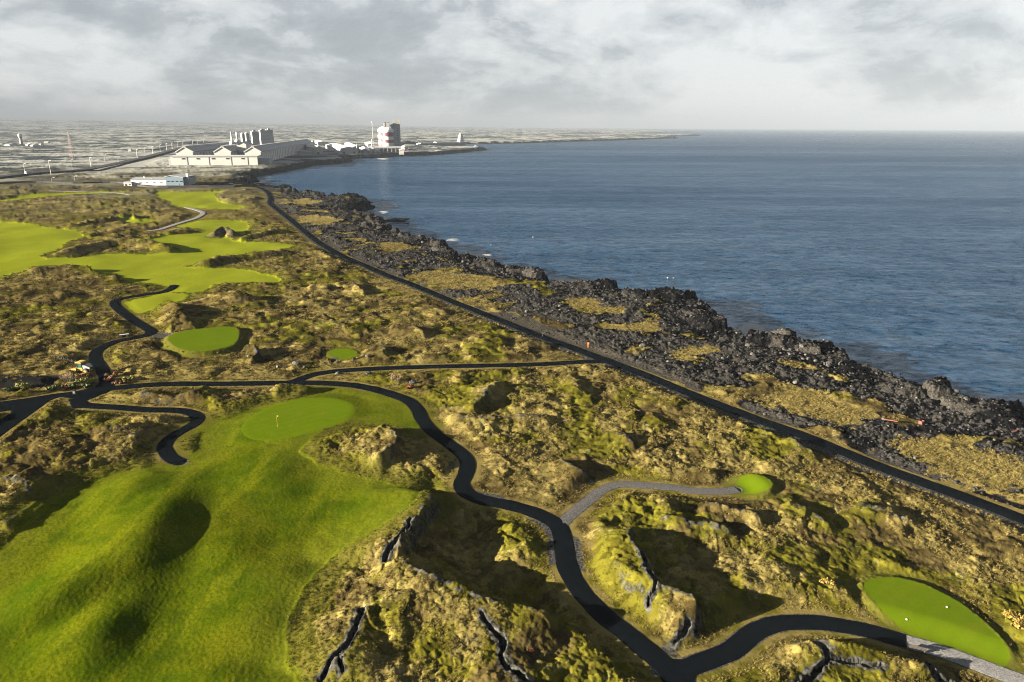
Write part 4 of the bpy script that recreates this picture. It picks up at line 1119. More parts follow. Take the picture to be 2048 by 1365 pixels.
def corner_building(name, label, A, B, C, eave, rise, wallL, wallR, roofm, group=None, doors=0, skylights=0):
    """near corner A, far end of the left wall B, far end of the right wall C, as photo points on the ground"""
    a, b, c = at(*A), at(*B), at(*C)
    dv = (b - a); d = dv.length; yaw = math.atan2(dv.y, dv.x) - PI / 2
    w = max(8.0, (c - a).dot(Vector((math.cos(yaw), math.sin(yaw), 0))))
    r = tag(empty(name, (a.x, a.y, -1.5), yaw), label, 'building', group)
    e1 = eave + 1.5
    MB().extrude_y(gable_profile(w, e1, e1 + rise), 0, d).build('wall', wallL, r)
    mb = MB(); roof_slabs(mb, w, d, e1, e1 + rise, 0.5, 0.6); mb.build('roof', roofm, r)
    MB().extrude_y([(0.4, 1.6), (w - 0.4, 1.6), (w - 0.4, e1 - 0.4), (w / 2, e1 + rise - 0.8), (0.4, e1 - 0.4)], -0.2, -0.01).build('gable_panel', wallR, r)
    for k in range(doors):
        x = w * (0.2 + 0.6 * k / max(1, doors - 1)) if doors > 1 else w * 0.35
        dr = MB().box(x - 2, x + 2, -0.35, -0.21, 1.5, 6.5).build('door', M_DARK, r)
    for k in range(skylights):
        y = d * (0.15 + 0.7 * k / max(1, skylights - 1))
        MB().extrude_y([(w * 0.12, e1 + rise * 0.24 + 0.6), (w * 0.4, e1 + rise * 0.8 + 0.6), (w * 0.4, e1 + rise * 0.8 + 0.85), (w * 0.12, e1 + rise * 0.24 + 0.85)], y, y + d * 0.06).build('skylight', M_GREY, r)
    for k in range(4):
        y = d * (0.1 + 0.25 * k)
        MB().box(-0.3, -0.01, y, y + 1.2, 0.5, e1 - 0.8).build('wall_rib', M_LGREY, r)
    return r
corner_building('warehouse', 'largest white warehouse right of the factory halls, small dark door', (632, 310), (583, 299), (650, 310.6), 13, 3.5, M_WHITE, M_LGREY, M_LGREY, None, 1, 4)
corner_building('warehouse', 'wide white warehouse with two roof lights near the sea wall', (681, 309.5), (652, 300), (714, 308.6), 11, 4, M_WHITE, M_LGREY, M_WHITE2, None, 2, 3)
corner_building('warehouse', 'low white store on the right behind the warehouse with roof lights', (706, 303), (690, 294), (722, 303), 9, 3, M_WHITE, M_LGREY, M_WHITE2, None, 0, 2)
corner_building('shed', 'small blue grey gabled shed by the sea wall', (722, 308), (719, 303), (740, 307.5), 7, 4, M_WHITE2, M_BLUE, M_WHITE, None, 2)
corner_building('shed', 'low grey shed left of the striped silos', (741, 306.5), (736, 301), (757, 306), 7, 2, M_WHITE2, M_LGREY, M_GREY, None, 1)
corner_building('shed', 'far white shed behind the warehouses with white roof', (636, 291.5), (630, 288), (655, 291), 9, 2, M_WHITE, M_WHITE, M_WHITE2)
corner_building('shed', 'low white shed behind the striped silos on the left', (735, 296), (730, 291), (758, 295.5), 8, 2, M_WHITE, M_WHITE2, M_WHITE2)
corner_building('conveyor_gallery', 'long low grey gallery from the halls to the warehouses', (548, 310), (546, 308), (632, 312), 5, 1.2, M_LGREY, M_LGREY, M_LGREY)
corner_building('shed', 'white cabin at the right foot of the silo tower', (799, 308), (798, 305), (808, 307.6), 7, 0.8, M_WHITE, M_WHITE, M_WHITE2)
# storage tanks
for u, v, rw, hh, lab in [(626, 290, 6, 11, 'white round tank behind the largest warehouse'), (641, 288, 8, 9, 'white round tank behind the far white shed'), (588, 289, 4, 8, 'small white round tank at the left end of the warehouse')]:
    c = at(u, v); r = tag(empty('storage_tank', (c.x, c.y, -1.5)), lab, 'tank')
    MB().lathe(0, 0, [(rw, 0), (rw, hh), (rw * 0.8, hh + 1.5), (rw * 0.2, hh + 2.2)], 18).build('shell', M_WHITE, r, True)
    MB().lathe(0, 0, [(rw + 0.15, hh - 0.6), (rw + 0.15, hh - 0.2)], 18).build('rim', M_LGREY, r)

# ------------------------------------------------------------------ striped silos
def striped_silo(label, u, wpx, Y, vtop, vdome, flip):
    c = at_depth(u, vtop, Y); r0 = wpx / 2 * Y / FPX
    zt = c.z + 1.5; zd = at_depth(u, vdome, Y).z + 1.5
    r = tag(empty('alumina_silo', (c.x, c.y, -1.5), YAW), label, 'silo', 'red and white striped silos')
    zs = [0, 6, 12.5, 19.5, 26.0, 33.0, zt - 2.0] if not flip else [0, 9, 15.5, 22.5, 29.0, 36, zt - 2.0]
    zs = [z for z in zs if z < zt - 1.5]; zs[-1] = zt - 2.0
    n = len(zs) - 1
    for i in range(n):
        red = ((n - 1 - i) % 2 == 0)
        MB().lathe(0, 0, [(r0 + (0.02 if red else 0), zs[i] + 0.01), (r0 + (0.02 if red else 0), zs[i + 1] - 0.01)], 40).build('red_band' if red else 'white_band', M_RED if red else M_WHITE, r, False)
    prof = [(r0, zt - 2.0), (r0, zt)]
    for k in range(1, 8):
        a = k / 8 * PI / 2
        prof.append((r0 * math.cos(a) * 0.98 + 0.6, zt + (zd - zt) * math.sin(a)))
    MB().lathe(0, 0, prof, 40).build('dome', M_WHITE, r, True)
    for k in range(5):
        a = -0.5 + 0.28 * k
        MB().bar((r0 * 1.01 * math.cos(a), r0 * 1.01 * math.sin(a), 0), (r0 * 1.01 * math.cos(a), r0 * 1.01 * math.sin(a), zt - 2), 0.35).build('pipe', M_LGREY, r)
    return c, r0, zt, zd
fs = striped_silo('front one of the two red and white striped silos', 775.6, 23, 1620, 264, 255, False)
striped_silo('rear striped silo half hidden on the left of the front one', 767.5, 23, 1665, 262.5, 253.5, True)
# concrete hoist tower with head house
Y = 1640; k = Y / FPX
c = at_depth(792.5, 240, Y)
r = tag(empty('hoist_tower', (c.x, c.y, -1.5), YAW), 'grey concrete tower rising right of the striped silos', 'tower')
zt = c.z + 1.5
MB().box(-7 * k, 6.5 * k, -6, 8, 0, zt * 0.84).build('shaft', M_CONC, r)
MB().box(-5.5 * k, 7.0 * k, -6.5, 8.5, zt * 0.84, zt).build('head_house', M_CONC, r)
MB().box(-6.5 * k, -5.5 * k - 0.02, -6.2, 0, zt * 0.86, zt * 0.985).build('lift_shaft', M_WHITE2, r)
MB().box(-1, 1.5, -1, 1.5, zt, zt + 3).build('roof_unit', M_LGREY, r)
MB().box(6.5 * k + 0.02, 12.5 * k, -5, 8, 0, zt * 0.30).build('side_block', M_CONC, r)
for i in range(9):
    MB().box(0.8 * k, 3.0 * k, -6.14, -6.01, zt * (0.12 + 0.075 * i), zt * (0.15 + 0.075 * i)).build('window', M_DARK, r)
MB().box(-10 * k, -5.5 * k - 0.02, -3, 5, zt * 0.60, zt * 0.80).build('stair_block', M_CONC, r)
for i in range(3):
    MB().box(-8.6 * k, -7.02 * k, -6.5, -3.5, zt * (0.08 + 0.22 * i), zt * (0.17 + 0.22 * i)).build('balcony', M_LGREY, r)
ct = at_depth(773, 245.5, Y - 10)
r2_ = tag(empty('conveyor_house', (ct.x, ct.y, fs[3] - 2.5), YAW), 'concrete head house on top of the striped silos', 'building')
MB().box(-5 * k, 5.5 * k, -5, 8, 0, ct.z - fs[3] + 2.5).build('wall', M_CONC, r2_)
MB().box(-6 * k, -3.2 * k, -5.3, -5.02, 0.5, ct.z - fs[3] + 2.0).build('panel', M_WHITE2, r2_)
MB().box(-5.3 * k, 5.8 * k, -5.3, 8.3, ct.z - fs[3] + 2.51, ct.z - fs[3] + 3.2).build('roof', M_GREY, r2_)
MB().extrude_y([(5.5 * k + 0.02, 2), (15 * k, 6), (15 * k, 10), (5.5 * k + 0.02, 6)], -2, 3).build('bridge', M_LGREY, r2_)
cb = at(775, 306)
r3_ = tag(empty('silo_base_building', (cb.x, cb.y, -1.5), YAW), 'long concrete loading building under the striped silos', 'building')
hb = at_depth(775, 294, cb.y).z + 1.5
MB().box(-25, 27, 6, 22, 0, hb - 3.02).build('wall', M_CONC, r3_)
MB().box(-27, 29, -2, 24, hb - 3, hb).build('canopy', M_CONC, r3_)
for i in range(7):
    MB().box(-26 + 8.6 * i, -24.8 + 8.6 * i, -1.5, -0.3, 0, hb - 3.02).build('column', M_WHITE2, r3_)
cd = at(809, 303)
r4_ = tag(empty('dome_store', (cd.x, cd.y, -1.5), YAW), 'round topped pale pink store right of the silo tower', 'building')
MB().lathe(0, 0, [(8, 0), (8, 9)], 22).build('wall', M_PINK, r4_, True)
MB().lathe(0, 0, [(8.4, 9.02), (7.6, 11.5), (5, 13.4), (1, 14.2)], 22).build('roof', M_WHITE2, r4_, True)
# masts
def mast(label, u, vb, vt, head=True, rr=0.3, name='light_mast', mat=None, z0=None):
    b = at(u, vb); t = at_depth(u, vt, b.y)
    z = (gz(b.x, b.y) if b.length < 1500 else -0.5) - 0.3
    r = tag(empty(name, (b.x, b.y, z)), label, 'mast')
    h = t.z - z
    MB().lathe(0, 0, [(rr * 1.4, 0), (rr, h * 0.6), (rr * 0.7, h)], 8).build('pole', mat or M_STEEL, r)
    if head: MB().lathe(0, 0, [(0.4, h - 0.5), (1.9, h + 0.4), (1.9, h + 1.6), (0.5, h + 2.4)], 12).build('head', M_WHITE, r, True)
    return r
mast('slender mast with a round white head left of the striped silos', 747, 299, 245, True, 0.24)
mast('white chimney pipe left of the striped silos', 744.6, 300, 279.5, False, 1.1, 'flue_pipe', M_WHITE)
mast('thin pole at the corner of the warehouse by the sea wall', 714, 308, 288, False, 0.4)

# ------------------------------------------------------------------ ship behind the pier
sa = at(834, 293.6, SEA_Z); sb = at(932, 292.2, SEA_Z); dv = sb - sa; L = dv.length
r = tag(empty('cargo_ship', sa, math.atan2(dv.y, dv.x)), 'long pale cargo ship moored behind the breakwater', 'ship')
hb = 9.0
def hull_ring(x, hw, z): return [(x, -hw, z), (x, hw, z)]
V = []; F = []
xs = [0, 6, 20, L * 0.5, L - 20, L - 7, L]; hws = [6, 9, 11, 11, 11, 7.5, 0.6]
for x, hw_ in zip(xs, hws):
    V += [(x, -hw_ * 0.85, -1.0), (x, -hw_, hb), (x, hw_, hb), (x, hw_ * 0.85, -1.0)]
for i in range(len(xs) - 1):
    for j in range(4):
        a_ = i * 4 + j; b_ = i * 4 + (j + 1) % 4
        F.append((b_, a_, a_ + 4, b_ + 4))
F += [(0, 1, 2, 3), tuple(len(V) - 1 - q for q in range(4))]
MB().add(V, F).build('hull', M_HULL, r)
MB().box(8, L - 22, -9.5, 9.5, hb + 0.01, hb + 1.6).build('deck_house', M_WHITE2, r)
MB().box(L * 0.36, L - 30, -8.5, 8.5, hb + 1.62, hb + 4.0).build('hatch_covers', M_WHITE, r)
xt = L * 0.94
for i, (w_, z_) in enumerate([(9, 0), (7.5, 6), (6.5, 12), (5.5, 18)]):
    MB().box(xt - 8 - w_, xt - 8 + w_ * 0.8, -w_, w_, hb + 1.61 + z_, hb + 6.8 + z_).build('bridge_deck', M_WHITE, r)
    MB().box(xt - 8.1 - w_, xt - 8 + w_ * 0.82, -w_ - 0.2, w_ + 0.2, hb + 6.82 + z_, hb + 7.55 + z_).build('deck_edge', M_GREY, r)
MB().lathe(xt - 10, 0, [(2, hb + 25.2), (1.6, hb + 31)], 10).build('funnel', M_WHITE2, r)
cr_ = MB().bar((L * 0.86, 0, hb + 4.01), (L * 0.86, 0, hb + 24), 0.9).build('crane_post', M_WHITE, r)
MB().bar((L * 0.86, 0, hb + 23), (L * 0.80, 0, hb + 25.5), 0.5).build('crane_arm', M_WHITE, r)
# beacon and blocks on the breakwater end
for u, v, lab in [(951, 296, 'white hut on the end of the breakwater'), (878, 301, 'white pile of stores on the middle of the pier'), (868, 299, 'grey store on the pier beside the white pile')]:
    p_ = at(u, v, -1); w_ = 6 if u > 940 else 12
    r = tag(empty('harbour_hut', (p_.x, p_.y, -1.6), YAW), lab, 'hut')
    MB().box(-w_ / 2, w_ / 2, -3, 3, 0, 5).build('wall', M_WHITE if u != 868 else M_LGREY, r); MB().extrude_y([(-w_ / 2 - .4, 5.02), (w_ / 2 + .4, 5.02), (0, 7)], -3.4, 3.4).build('roof', M_WHITE2, r)

# ------------------------------------------------------------------ low shed by the shore
a = at(263, 371.5); b = at(333, 371.5); zS = gz(*at(298, 371).xy) - 0.5
vb = b - a; L = vb.length; yw = math.atan2(vb.y, vb.x)
kS = a.length / FPX
r = tag(empty('boat_shed', (a.x, a.y, zS), yw), 'low white shed with a row of small windows and grey roof', 'building')
hS = 10.5 * kS + 0.5
MB().box(0, L - 0.02, 0, 26, 0, hS).build('wall', M_WHITE, r)
MB().extrude_x([(-0.4, hS + 0.02), (26.4, hS + 0.02), (26.4, hS + 0.4), (13, hS + 1.3), (-0.4, hS + 0.35)], -0.4, L - 0.03).build('roof', M_GREY, r)
for f in (0.27, 0.45, 0.66, 0.86):
    w_ = MB().box(L * f - 1.3, L * f + 1.3, -0.1, -0.004, hS * 0.45, hS * 0.62).build('window', M_LGREY, r)
    MB().box(L * f - 1.1, L * f + 1.1, -0.14, -0.105, hS * 0.475, hS * 0.595).build('pane', M_GLASS, w_)
MB().lathe(L * 0.29, 8, [(0.5, hS + 0.6), (0.5, hS + 2.4), (0.8, hS + 2.5), (0.1, hS + 3.0)], 10).build('roof_vent', M_WHITE, r)
MB().lathe(L * 0.56, 3, [(0.4, hS + 0.3), (0.4, hS + 1.2)], 8).build('roof_vent', M_LGREY, r)
L2 = (at(368, 371.5) - b).length
r = tag(empty('workshop', (b.x + 0.15 * math.cos(yw), b.y + 0.15 * math.sin(yw), zS), yw), 'blue grey gabled workshop with four dark windows beside the white shed', 'building')
h2 = 14 * kS + 0.5
MB().extrude_y([(0, 0), (L2, 0), (L2, h2), (L2 * 0.3, h2 + 1.6), (0, h2 + 0.6)], -0.8, 24).build('wall', M_BLUE, r)
MB().extrude_y([(-0.4, h2 + 0.55), (L2 * 0.3, h2 + 1.62), (L2 + 0.5, h2 - 0.1), (L2 + 0.5, h2 + 0.4), (L2 * 0.3, h2 + 2.1), (-0.4, h2 + 1.05)], -1.2, 24.4).build('roof', M_LGREY, r)
for f in (0.14, 0.38, 0.63, 0.87):
    w_ = MB().box(L2 * f - 1.0, L2 * f + 1.0, -0.95, -0.81, h2 * 0.52, h2 * 0.64).build('window', M_DARK, r)
    MB().box(L2 * f - 0.85, L2 * f + 0.85, -1.0, -0.955, h2 * 0.535, h2 * 0.625).build('pane', M_GLASS, w_)
dr = MB().box(L2 * 0.66, L2 * 0.73, -0.95, -0.81, 0.4, h2 * 0.36).build('door', M_GREY, r)
MB().box(L2 + 0.02, L2 + 3.4, 3, 20, 0, h2 * 0.8).build('side_annex', M_CONC, r)
MB().box(L2 + 0.4, L2 + 2.2, 6, 8, h2 * 0.8 + 0.01, h2 + 3.2).build('chimney', M_WHITE, r)
a = at(247, 372)
r = tag(empty('lean_to', (a.x, a.y, zS - 0.2), yw), 'small pale lean to with dark openings left of the white shed', 'building')
MB().box(0, 7.2, 1, 12, 0, 4.2).build('wall', M_WHITE2, r); MB().box(-0.3, 7.5, 0.7, 12.3, 4.22, 4.6).build('roof', M_GREY, r)
MB().box(1, 2.8, 0.88, 0.99, 0.5, 3).build('door', M_DARK, r); MB().box(4.5, 6, 0.88, 0.99, 1.5, 3).build('window', M_DARK, r)

# ------------------------------------------------------------------ far left: water tower, settlement, pylon, lamps
b = at(44, 292); t = at_depth(44, 268, b.y); k = b.y / FPX
r = tag(empty('water_tower', (b.x, b.y, -1.0)), 'pale water tower above the far settlement', 'tower')
h = t.z + 1
MB().lathe(0, 0, [(3.4 * k, 0), (2.6 * k, h * 0.3), (2.5 * k, h * 0.68)], 16).build('shaft', M_CONC, r, True)
MB().lathe(0, 0, [(2.6 * k, h * 0.68 + 0.01), (3.4 * k, h * 0.76), (3.4 * k, h * 0.95), (2.2 * k, h)], 16).build('tank', M_WHITE, r, True)
HL = ['leftmost white house of the far settlement', 'small white house just left of the water tower, behind', 'white house in front of the water tower foot', 'white house just right of the water tower', 'widest white house right of the water tower', 'small white house behind the widest one', 'rightmost white house of the far settlement', 'rear white house at the left of the far settlement']
for i, (u, v, w_) in enumerate([(8, 294, 16), (24, 292, 12), (33, 295, 18), (55, 293.5, 16), (66, 294.5, 20), (82, 292, 12), (96, 289, 14), (14, 290.5, 14)]):
    p_ = at(u, v)
    r = tag(empty('house', (p_.x, p_.y, -0.6), 0.3 * i), HL[i], 'house', 'white houses of the far settlement')
    MB().extrude_y(gable_profile(w_, 5, 8), 0, 10).build('wall', M_WHITE, r)
    mb = MB(); roof_slabs(mb, w_, 10, 5, 8, 0.4, 0.5); mb.build('roof', M_GREY if i % 3 else M_WHITE2, r)
p_ = at(261, 305); r = tag(empty('relay_hut', (p_.x, p_.y, -0.5), YAW), 'small cream hut on the heath left of the factory', 'hut')
MB().box(-3, 3, -3, 3, 0, 7).build('wall', M_WHITE2, r); MB().box(-3.3, 3.3, -3.3, 3.3, 7.02, 7.5).build('roof', M_LGREY, r)
MB().box(-0.8, 0.8, -3.12, -3.01, 0.4, 2.6).build('door', M_GREY, r)
b = at(145, 318); t = at_depth(145, 264, b.y); h = t.z
M_MAST = plain('faded_mast_paint', (0.30, 0.20, 0.19), 0.6, 0.1, 3)
r = tag(empty('lattice_mast', (b.x, b.y, -0.5)), 'thin lattice radio mast on the heath at the left', 'mast')
for sx_, sy_ in ((-1, -1), (1, -1), (1, 1), (-1, 1)):
    MB().bar((sx_ * 2.6, sy_ * 2.6, 0), (sx_ * 0.35, sy_ * 0.35, h), 0.14, 4).build('leg', M_MAST, r)
for i in range(11):
    f0, f1 = i / 11, (i + 1) / 11
    w0 = 2.6 + (0.35 - 2.6) * f0; w1 = 2.6 + (0.35 - 2.6) * f1
    mb = MB()
    for q in range(4):
        cs = [(-1, -1), (1, -1), (1, 1), (-1, 1)]
        (ax_, ay_), (bx_, by_) = cs[q], cs[(q + 1) % 4]
        mb.bar((ax_ * w0, ay_ * w0, h * f0), (bx_ * w1, by_ * w1, h * f1), 0.08, 4).bar((ax_ * w1, ay_ * w1, h * f1), (bx_ * w1, by_ * w1, h * f1), 0.07, 4)
    mb.build('brace', M_MAST, r)
def street_lamp(u, vb, vt, lab):
    b = at(u, vb, 0.5); h = (vb - vt) * b.y / FPX / math.cos(math.atan2(CAM_H, b.y))
    r = tag(empty('street_lamp', (b.x, b.y, -0.8), random.uniform(-.2, .2)), lab, 'street lamp', 'lamps along the far road')
    rr = 0.16 * max(1, b.y / 800)
    MB().lathe(0, 0, [(rr * 1.5, 0), (rr, h * 0.7), (rr * 0.8, h)], 6).build('pole', M_STEEL, r)
    MB().bar((0, 0, h - 0.1), (1.8, 0, h + 0.3), rr * 0.8, 5).build('arm', M_STEEL, r)
    MB().box(1.5, 3.0, -0.35, 0.35, h + 0.1, h + 0.5).build('lamp_head', M_WHITE, r)
LAMPS = [(51, 350, 327), (102, 348.5, 321), (145, 339, 318.5), (182, 333, 315), (211, 329, 310), (237, 325, 314), (275, 317.5, 299), (291, 312, 295), (306, 308, 293), (321, 305, 290), (334, 302.5, 288), (345, 300, 286.5), (356, 297, 286), (366, 294, 284.5), (386, 290.5, 282), (395, 288.5, 281), (408, 286, 279)]
for i, (u, vb, vt) in enumerate(LAMPS):
    ORD = ['first', 'second', 'third', 'fourth', 'fifth', 'sixth', 'seventh', 'eighth', 'ninth', 'tenth', 'eleventh', 'twelfth', 'thirteenth', 'fourteenth', 'fifteenth', 'sixteenth', 'seventeenth']
    street_lamp(u, vb, vt, 'leftmost street lamp beside the grey truck on the far road' if i == 0 else ORD[i] + ' street lamp from the left along the dark far road')
for u, vb, vt, lr in [(104, 364, 354, 'left'), (150, 361.5, 351, 'right')]:
    street_lamp(u, vb, vt, lr + ' one of two short lamps beside the thin dark track')
# truck on the road
p_ = at(58, 348.4, 1.2); r = tag(empty('truck', (p_.x, p_.y, 0.55), math.atan2(ROAD_W['highway'][20][1] - ROAD_W['highway'][16][1], ROAD_W['highway'][20][0] - ROAD_W['highway'][16][0])), 'grey box truck on the far road beside the leftmost lamp', 'truck')
MB().box(-4.2, 2.2, -1.25, 1.25, 1.0, 3.9).build('cargo_box', M_LGREY, r)
cb_ = MB().extrude_y([(2.3, 0.7), (4.4, 0.7), (4.4, 1.9), (4.0, 3.0), (2.3, 3.0)], -1.15, 1.15).build('cab', M_WHITE2, r)
MB().extrude_y([(4.25, 2.0), (4.43, 2.0), (4.06, 2.9), (3.95, 2.9)], -1.0, 1.0).build('windscreen', M_GLASS, cb_)
MB().box(-4.2, 4.3, -1.0, 1.0, 0.55, 0.98).build('chassis', M_DARK, r)
for x_ in (-3.0, -1.8, 3.3):
    for y_ in (-1.05, 1.05):
        wq = MB().wheel((x_, y_, 0.5), 0.5, 0.3, 14).build('wheel', M_DARK, r)
# ------------------------------------------------------------------ small things on the course
M_YEL = plain('yellow_machine_paint', (0.36, 0.24, 0.025), 0.4, 0.15, 0.5, 0.5)
M_REDM = plain('red_machine_paint', (0.22, 0.045, 0.05), 0.45, 0.2, 0.5, 0.5)
M_TYRE = plain('tyre_rubber', (0.014, 0.014, 0.015), 0.85, 0.2, 0.3)
M_MGREY = plain('grey_machine_paint', (0.19, 0.19, 0.19), 0.45, 0.15, 0.4, 0.5)
M_CABGLASS = plain('green_cab_glass', (0.03, 0.09, 0.08), 0.1, 0.1, 1.0, 0.7)
M_WPAINT = plain('white_paint', (0.42, 0.42, 0.41), 0.5, 0.06, 0.5)
M_FLAG = plain('yellow_flag_cloth', (0.42, 0.30, 0.03), 0.8, 0.08, 0.2)
M_YPOLE = plain('yellow_pole_paint', (0.36, 0.27, 0.04), 0.45, 0.06, 0.3)
M_WOODR = plain('red_painted_plank', (0.09, 0.022, 0.014), 0.7, 0.25, 0.3)
M_WOODD = plain('dark_weathered_wood', (0.035, 0.03, 0.025), 0.8, 0.25, 0.2)
def stone_material(name, a, b, wl=0.35):
    m = NT(name); p = m.n('ShaderNodeTexCoord').outputs['Object']
    oi = m.n('ShaderNodeObjectInfo').outputs['Random']
    n = m.noise(p, wl, 5, 0.65)
    c = m.mix(m.step(n, 0.3, 0.72), a, b)
    c = m.mix(1.0, c, m.ramp(oi, [(0.0, 0.55), (1.0, 1.25)]), 'MULTIPLY')
    m.principled(c, 0.95, m.bump(n, 0.6, 0.08), 0.05)
    return m.mat
M_LAVA = stone_material('black_lava_stone', (0.007, 0.007, 0.008), (0.040, 0.040, 0.042))
M_PALE = stone_material('pale_lichen_stone', (0.03, 0.03, 0.029), (0.10, 0.099, 0.093))
M_MID = stone_material('grey_stone', (0.03, 0.03, 0.029), (0.11, 0.108, 0.10))

def ico_rock(seed, sub=2, squash=0.7, rough=0.28):
    rs = np.random.default_rng(seed)
    bm = bmesh.new(); bmesh.ops.create_icosphere(bm, subdivisions=sub, radius=1.0)
    planes = [(Vector(rs.normal(size=3)).normalized(), rs.uniform(0.62, 0.95)) for _ in range(9)]
    for v in bm.verts:
        d = v.co.normalized(); k = 1.0
        for n, o in planes:                                  # cut flats so that it is angular
            q = d.dot(n)
            if q > 0.05: k = min(k, o / q)
        k *= 1 + rough * 0.3 * (rs.random() - 0.5)
        v.co = Vector((d.x * k, d.y * k * 0.85, d.z * k * squash))
    me = bpy.data.meshes.new('rock'); bm.to_mesh(me); bm.free()
    return me
ROCK_ME = [ico_rock(50 + i, 2, 0.62 + 0.06 * (i % 3)) for i in range(6)]
ROCK_LO = [ico_rock(80 + i, 1, 0.65) for i in range(4)]
def rock_mesh(i, mat, lo=False):
    src = (ROCK_LO if lo else ROCK_ME); me = src[i % len(src)].copy(); me.materials.clear(); me.materials.append(mat)
    return me
ROCKS = {m_.name: [rock_mesh(i, m_) for i in range(6)] for m_ in (M_LAVA, M_PALE, M_MID)}
def put_rock(name, x, y, z, s, mat, label, cat, group=None, vi=None, flat=1.0, rz=None, sx=1.0):
    me = ROCKS[mat.name][(vi if vi is not None else random.randrange(6)) % 6]
    o = bpy.data.objects.new(name, me); COL.objects.link(o)
    o.location = (x, y, z); o.rotation_euler = (random.uniform(-.2, .2), random.uniform(-.2, .2), random.uniform(0, 6.28) if rz is None else rz); o.scale = (s * sx, s, s * flat)
    return tag(o, label, cat, group)

# flag
p_ = at(555, 853, 0.3); z_ = gz(p_.x, p_.y)
r = tag(empty('golf_flag', (p_.x, p_.y, z_ - 0.05)), 'yellow flag on a pole standing in the near green', 'flag')
MB().bar((0, 0, 0), (0, 0, 2.35), 0.024, 8).build('pole', M_YPOLE, r)
V = []; F = []
for i in range(7):
    x_ = i / 6 * 0.46; yy = 0.07 * math.sin(i * 1.3)
    V += [(x_, yy, 2.33 - 0.06 * i / 6), (x_, yy + 0.02, 2.0 + 0.05 * i / 6)]
for i in range(6): F.append((2 * i, 2 * i + 1, 2 * i + 3, 2 * i + 2))
F += [tuple(reversed(f)) for f in F]
MB().add(V, F[:6]).build('flag_cloth', M_FLAG, r)
MB().lathe(0, 0, [(0.07, 0.0), (0.07, 0.06)], 12).build('cup_rim', M_WPAINT, r)
# tee markers
for u, v, lab in [(1815, 1231, 'pale tee marker nearer the gravel path on the large near tee'), (1895, 1210, 'pale tee marker nearer the heath on the large near tee')]:
    p_ = at(u, v, 0.9); z_ = gz(p_.x, p_.y)
    r = tag(empty('tee_marker', (p_.x, p_.y, z_ - 0.02), 0.4), lab, 'tee marker', 'tee markers on the large near tee')
    MB().lathe(0, 0, [(0.06, 0), (0.11, 0.03), (0.115, 0.09), (0.08, 0.14), (0.02, 0.16)], 12).build('body', M_WPAINT, r, True)
    MB().lathe(0, 0, [(0.03, -0.1), (0.03, 0.0)], 8).build('spike', M_STEEL, r)
# bench beside the gravel at the near tee
p_ = at(1834, 1299, 0.2); z_ = gz(p_.x, p_.y)
r = tag(empty('bench', (p_.x, p_.y, z_), math.radians(-22)), 'dark wooden bench beside the gravel path at the near tee', 'bench')
for i in range(3): MB().box(-0.85, 0.85, -0.22 + 0.15 * i, -0.10 + 0.15 * i, 0.43, 0.48).build('seat_plank', M_WOODD, r)
for x_ in (-0.7, 0.7):
    MB().box(x_ - 0.05, x_ + 0.05, -0.2, 0.2, -0.1, 0.425).build('leg', M_WOODD, r)
for i in range(2): MB().box(-0.85, 0.85, -0.30, -0.25, 0.6 + 0.16 * i, 0.72 + 0.16 * i).build('back_plank', M_WOODD, r)
# red drift planks on the shore
for u, v, l_, a_, lab in [(1778, 863, 2.6, -0.9, 'long red plank lying among the shore stones'), (2025, 878, 1.2, 0.3, 'short red board on the stones at the right edge')]:
    p_ = at(u, v, -1.5); z_ = gz(p_.x, p_.y)
    o = MB().extrude_y([(-l_ / 2, 0), (l_ / 2, 0.05), (l_ / 2, 0.17), (-l_ / 2, 0.14)], -0.16, 0.16).build('plank', M_WOODR)
    o.location = (p_.x, p_.y, z_ + 0.35); o.rotation_euler = (0.1, -0.15, a_); tag(o, lab, 'plank')
p_ = at(1839, 866, -1.5); z_ = gz(p_.x, p_.y)
r = tag(empty('crate', (p_.x, p_.y, z_ + 0.1), 0.5), 'red crate washed up on the shore stones', 'crate')
MB().box(-0.45, 0.45, -0.35, 0.35, 0, 0.08).build('bottom', M_WOODR, r)
for y_ in (-0.35, 0.31): MB().box(-0.45, 0.45, y_, y_ + 0.04, 0.085, 0.6).build('side', M_WOODR, r)
for x_ in (-0.45, 0.41): MB().box(x_, x_ + 0.04, -0.305, 0.305, 0.085, 0.6).build('end', M_WOODR, r)
# posts beside the shore path
for u, v, lab, mm in [(1085, 673, 'thin dark marker post beside the shore path', M_WOODD), (1176, 695, 'orange marker post on the bank beside the shore path', plain('orange_paint', (0.55, 0.16, 0.03), 0.6, 0.1, 0.3))]:
    p_ = at(u, v); z_ = gz(p_.x, p_.y)
    r = tag(empty('marker_post', (p_.x, p_.y, z_ - 0.1)), lab, 'post')
    MB().box(-0.08, 0.08, -0.08, 0.08, 0, 1.5).build('post', mm, r); MB().box(-0.25, 0.25, -0.13, -0.085, 1.0, 1.5).build('plate', mm, r)
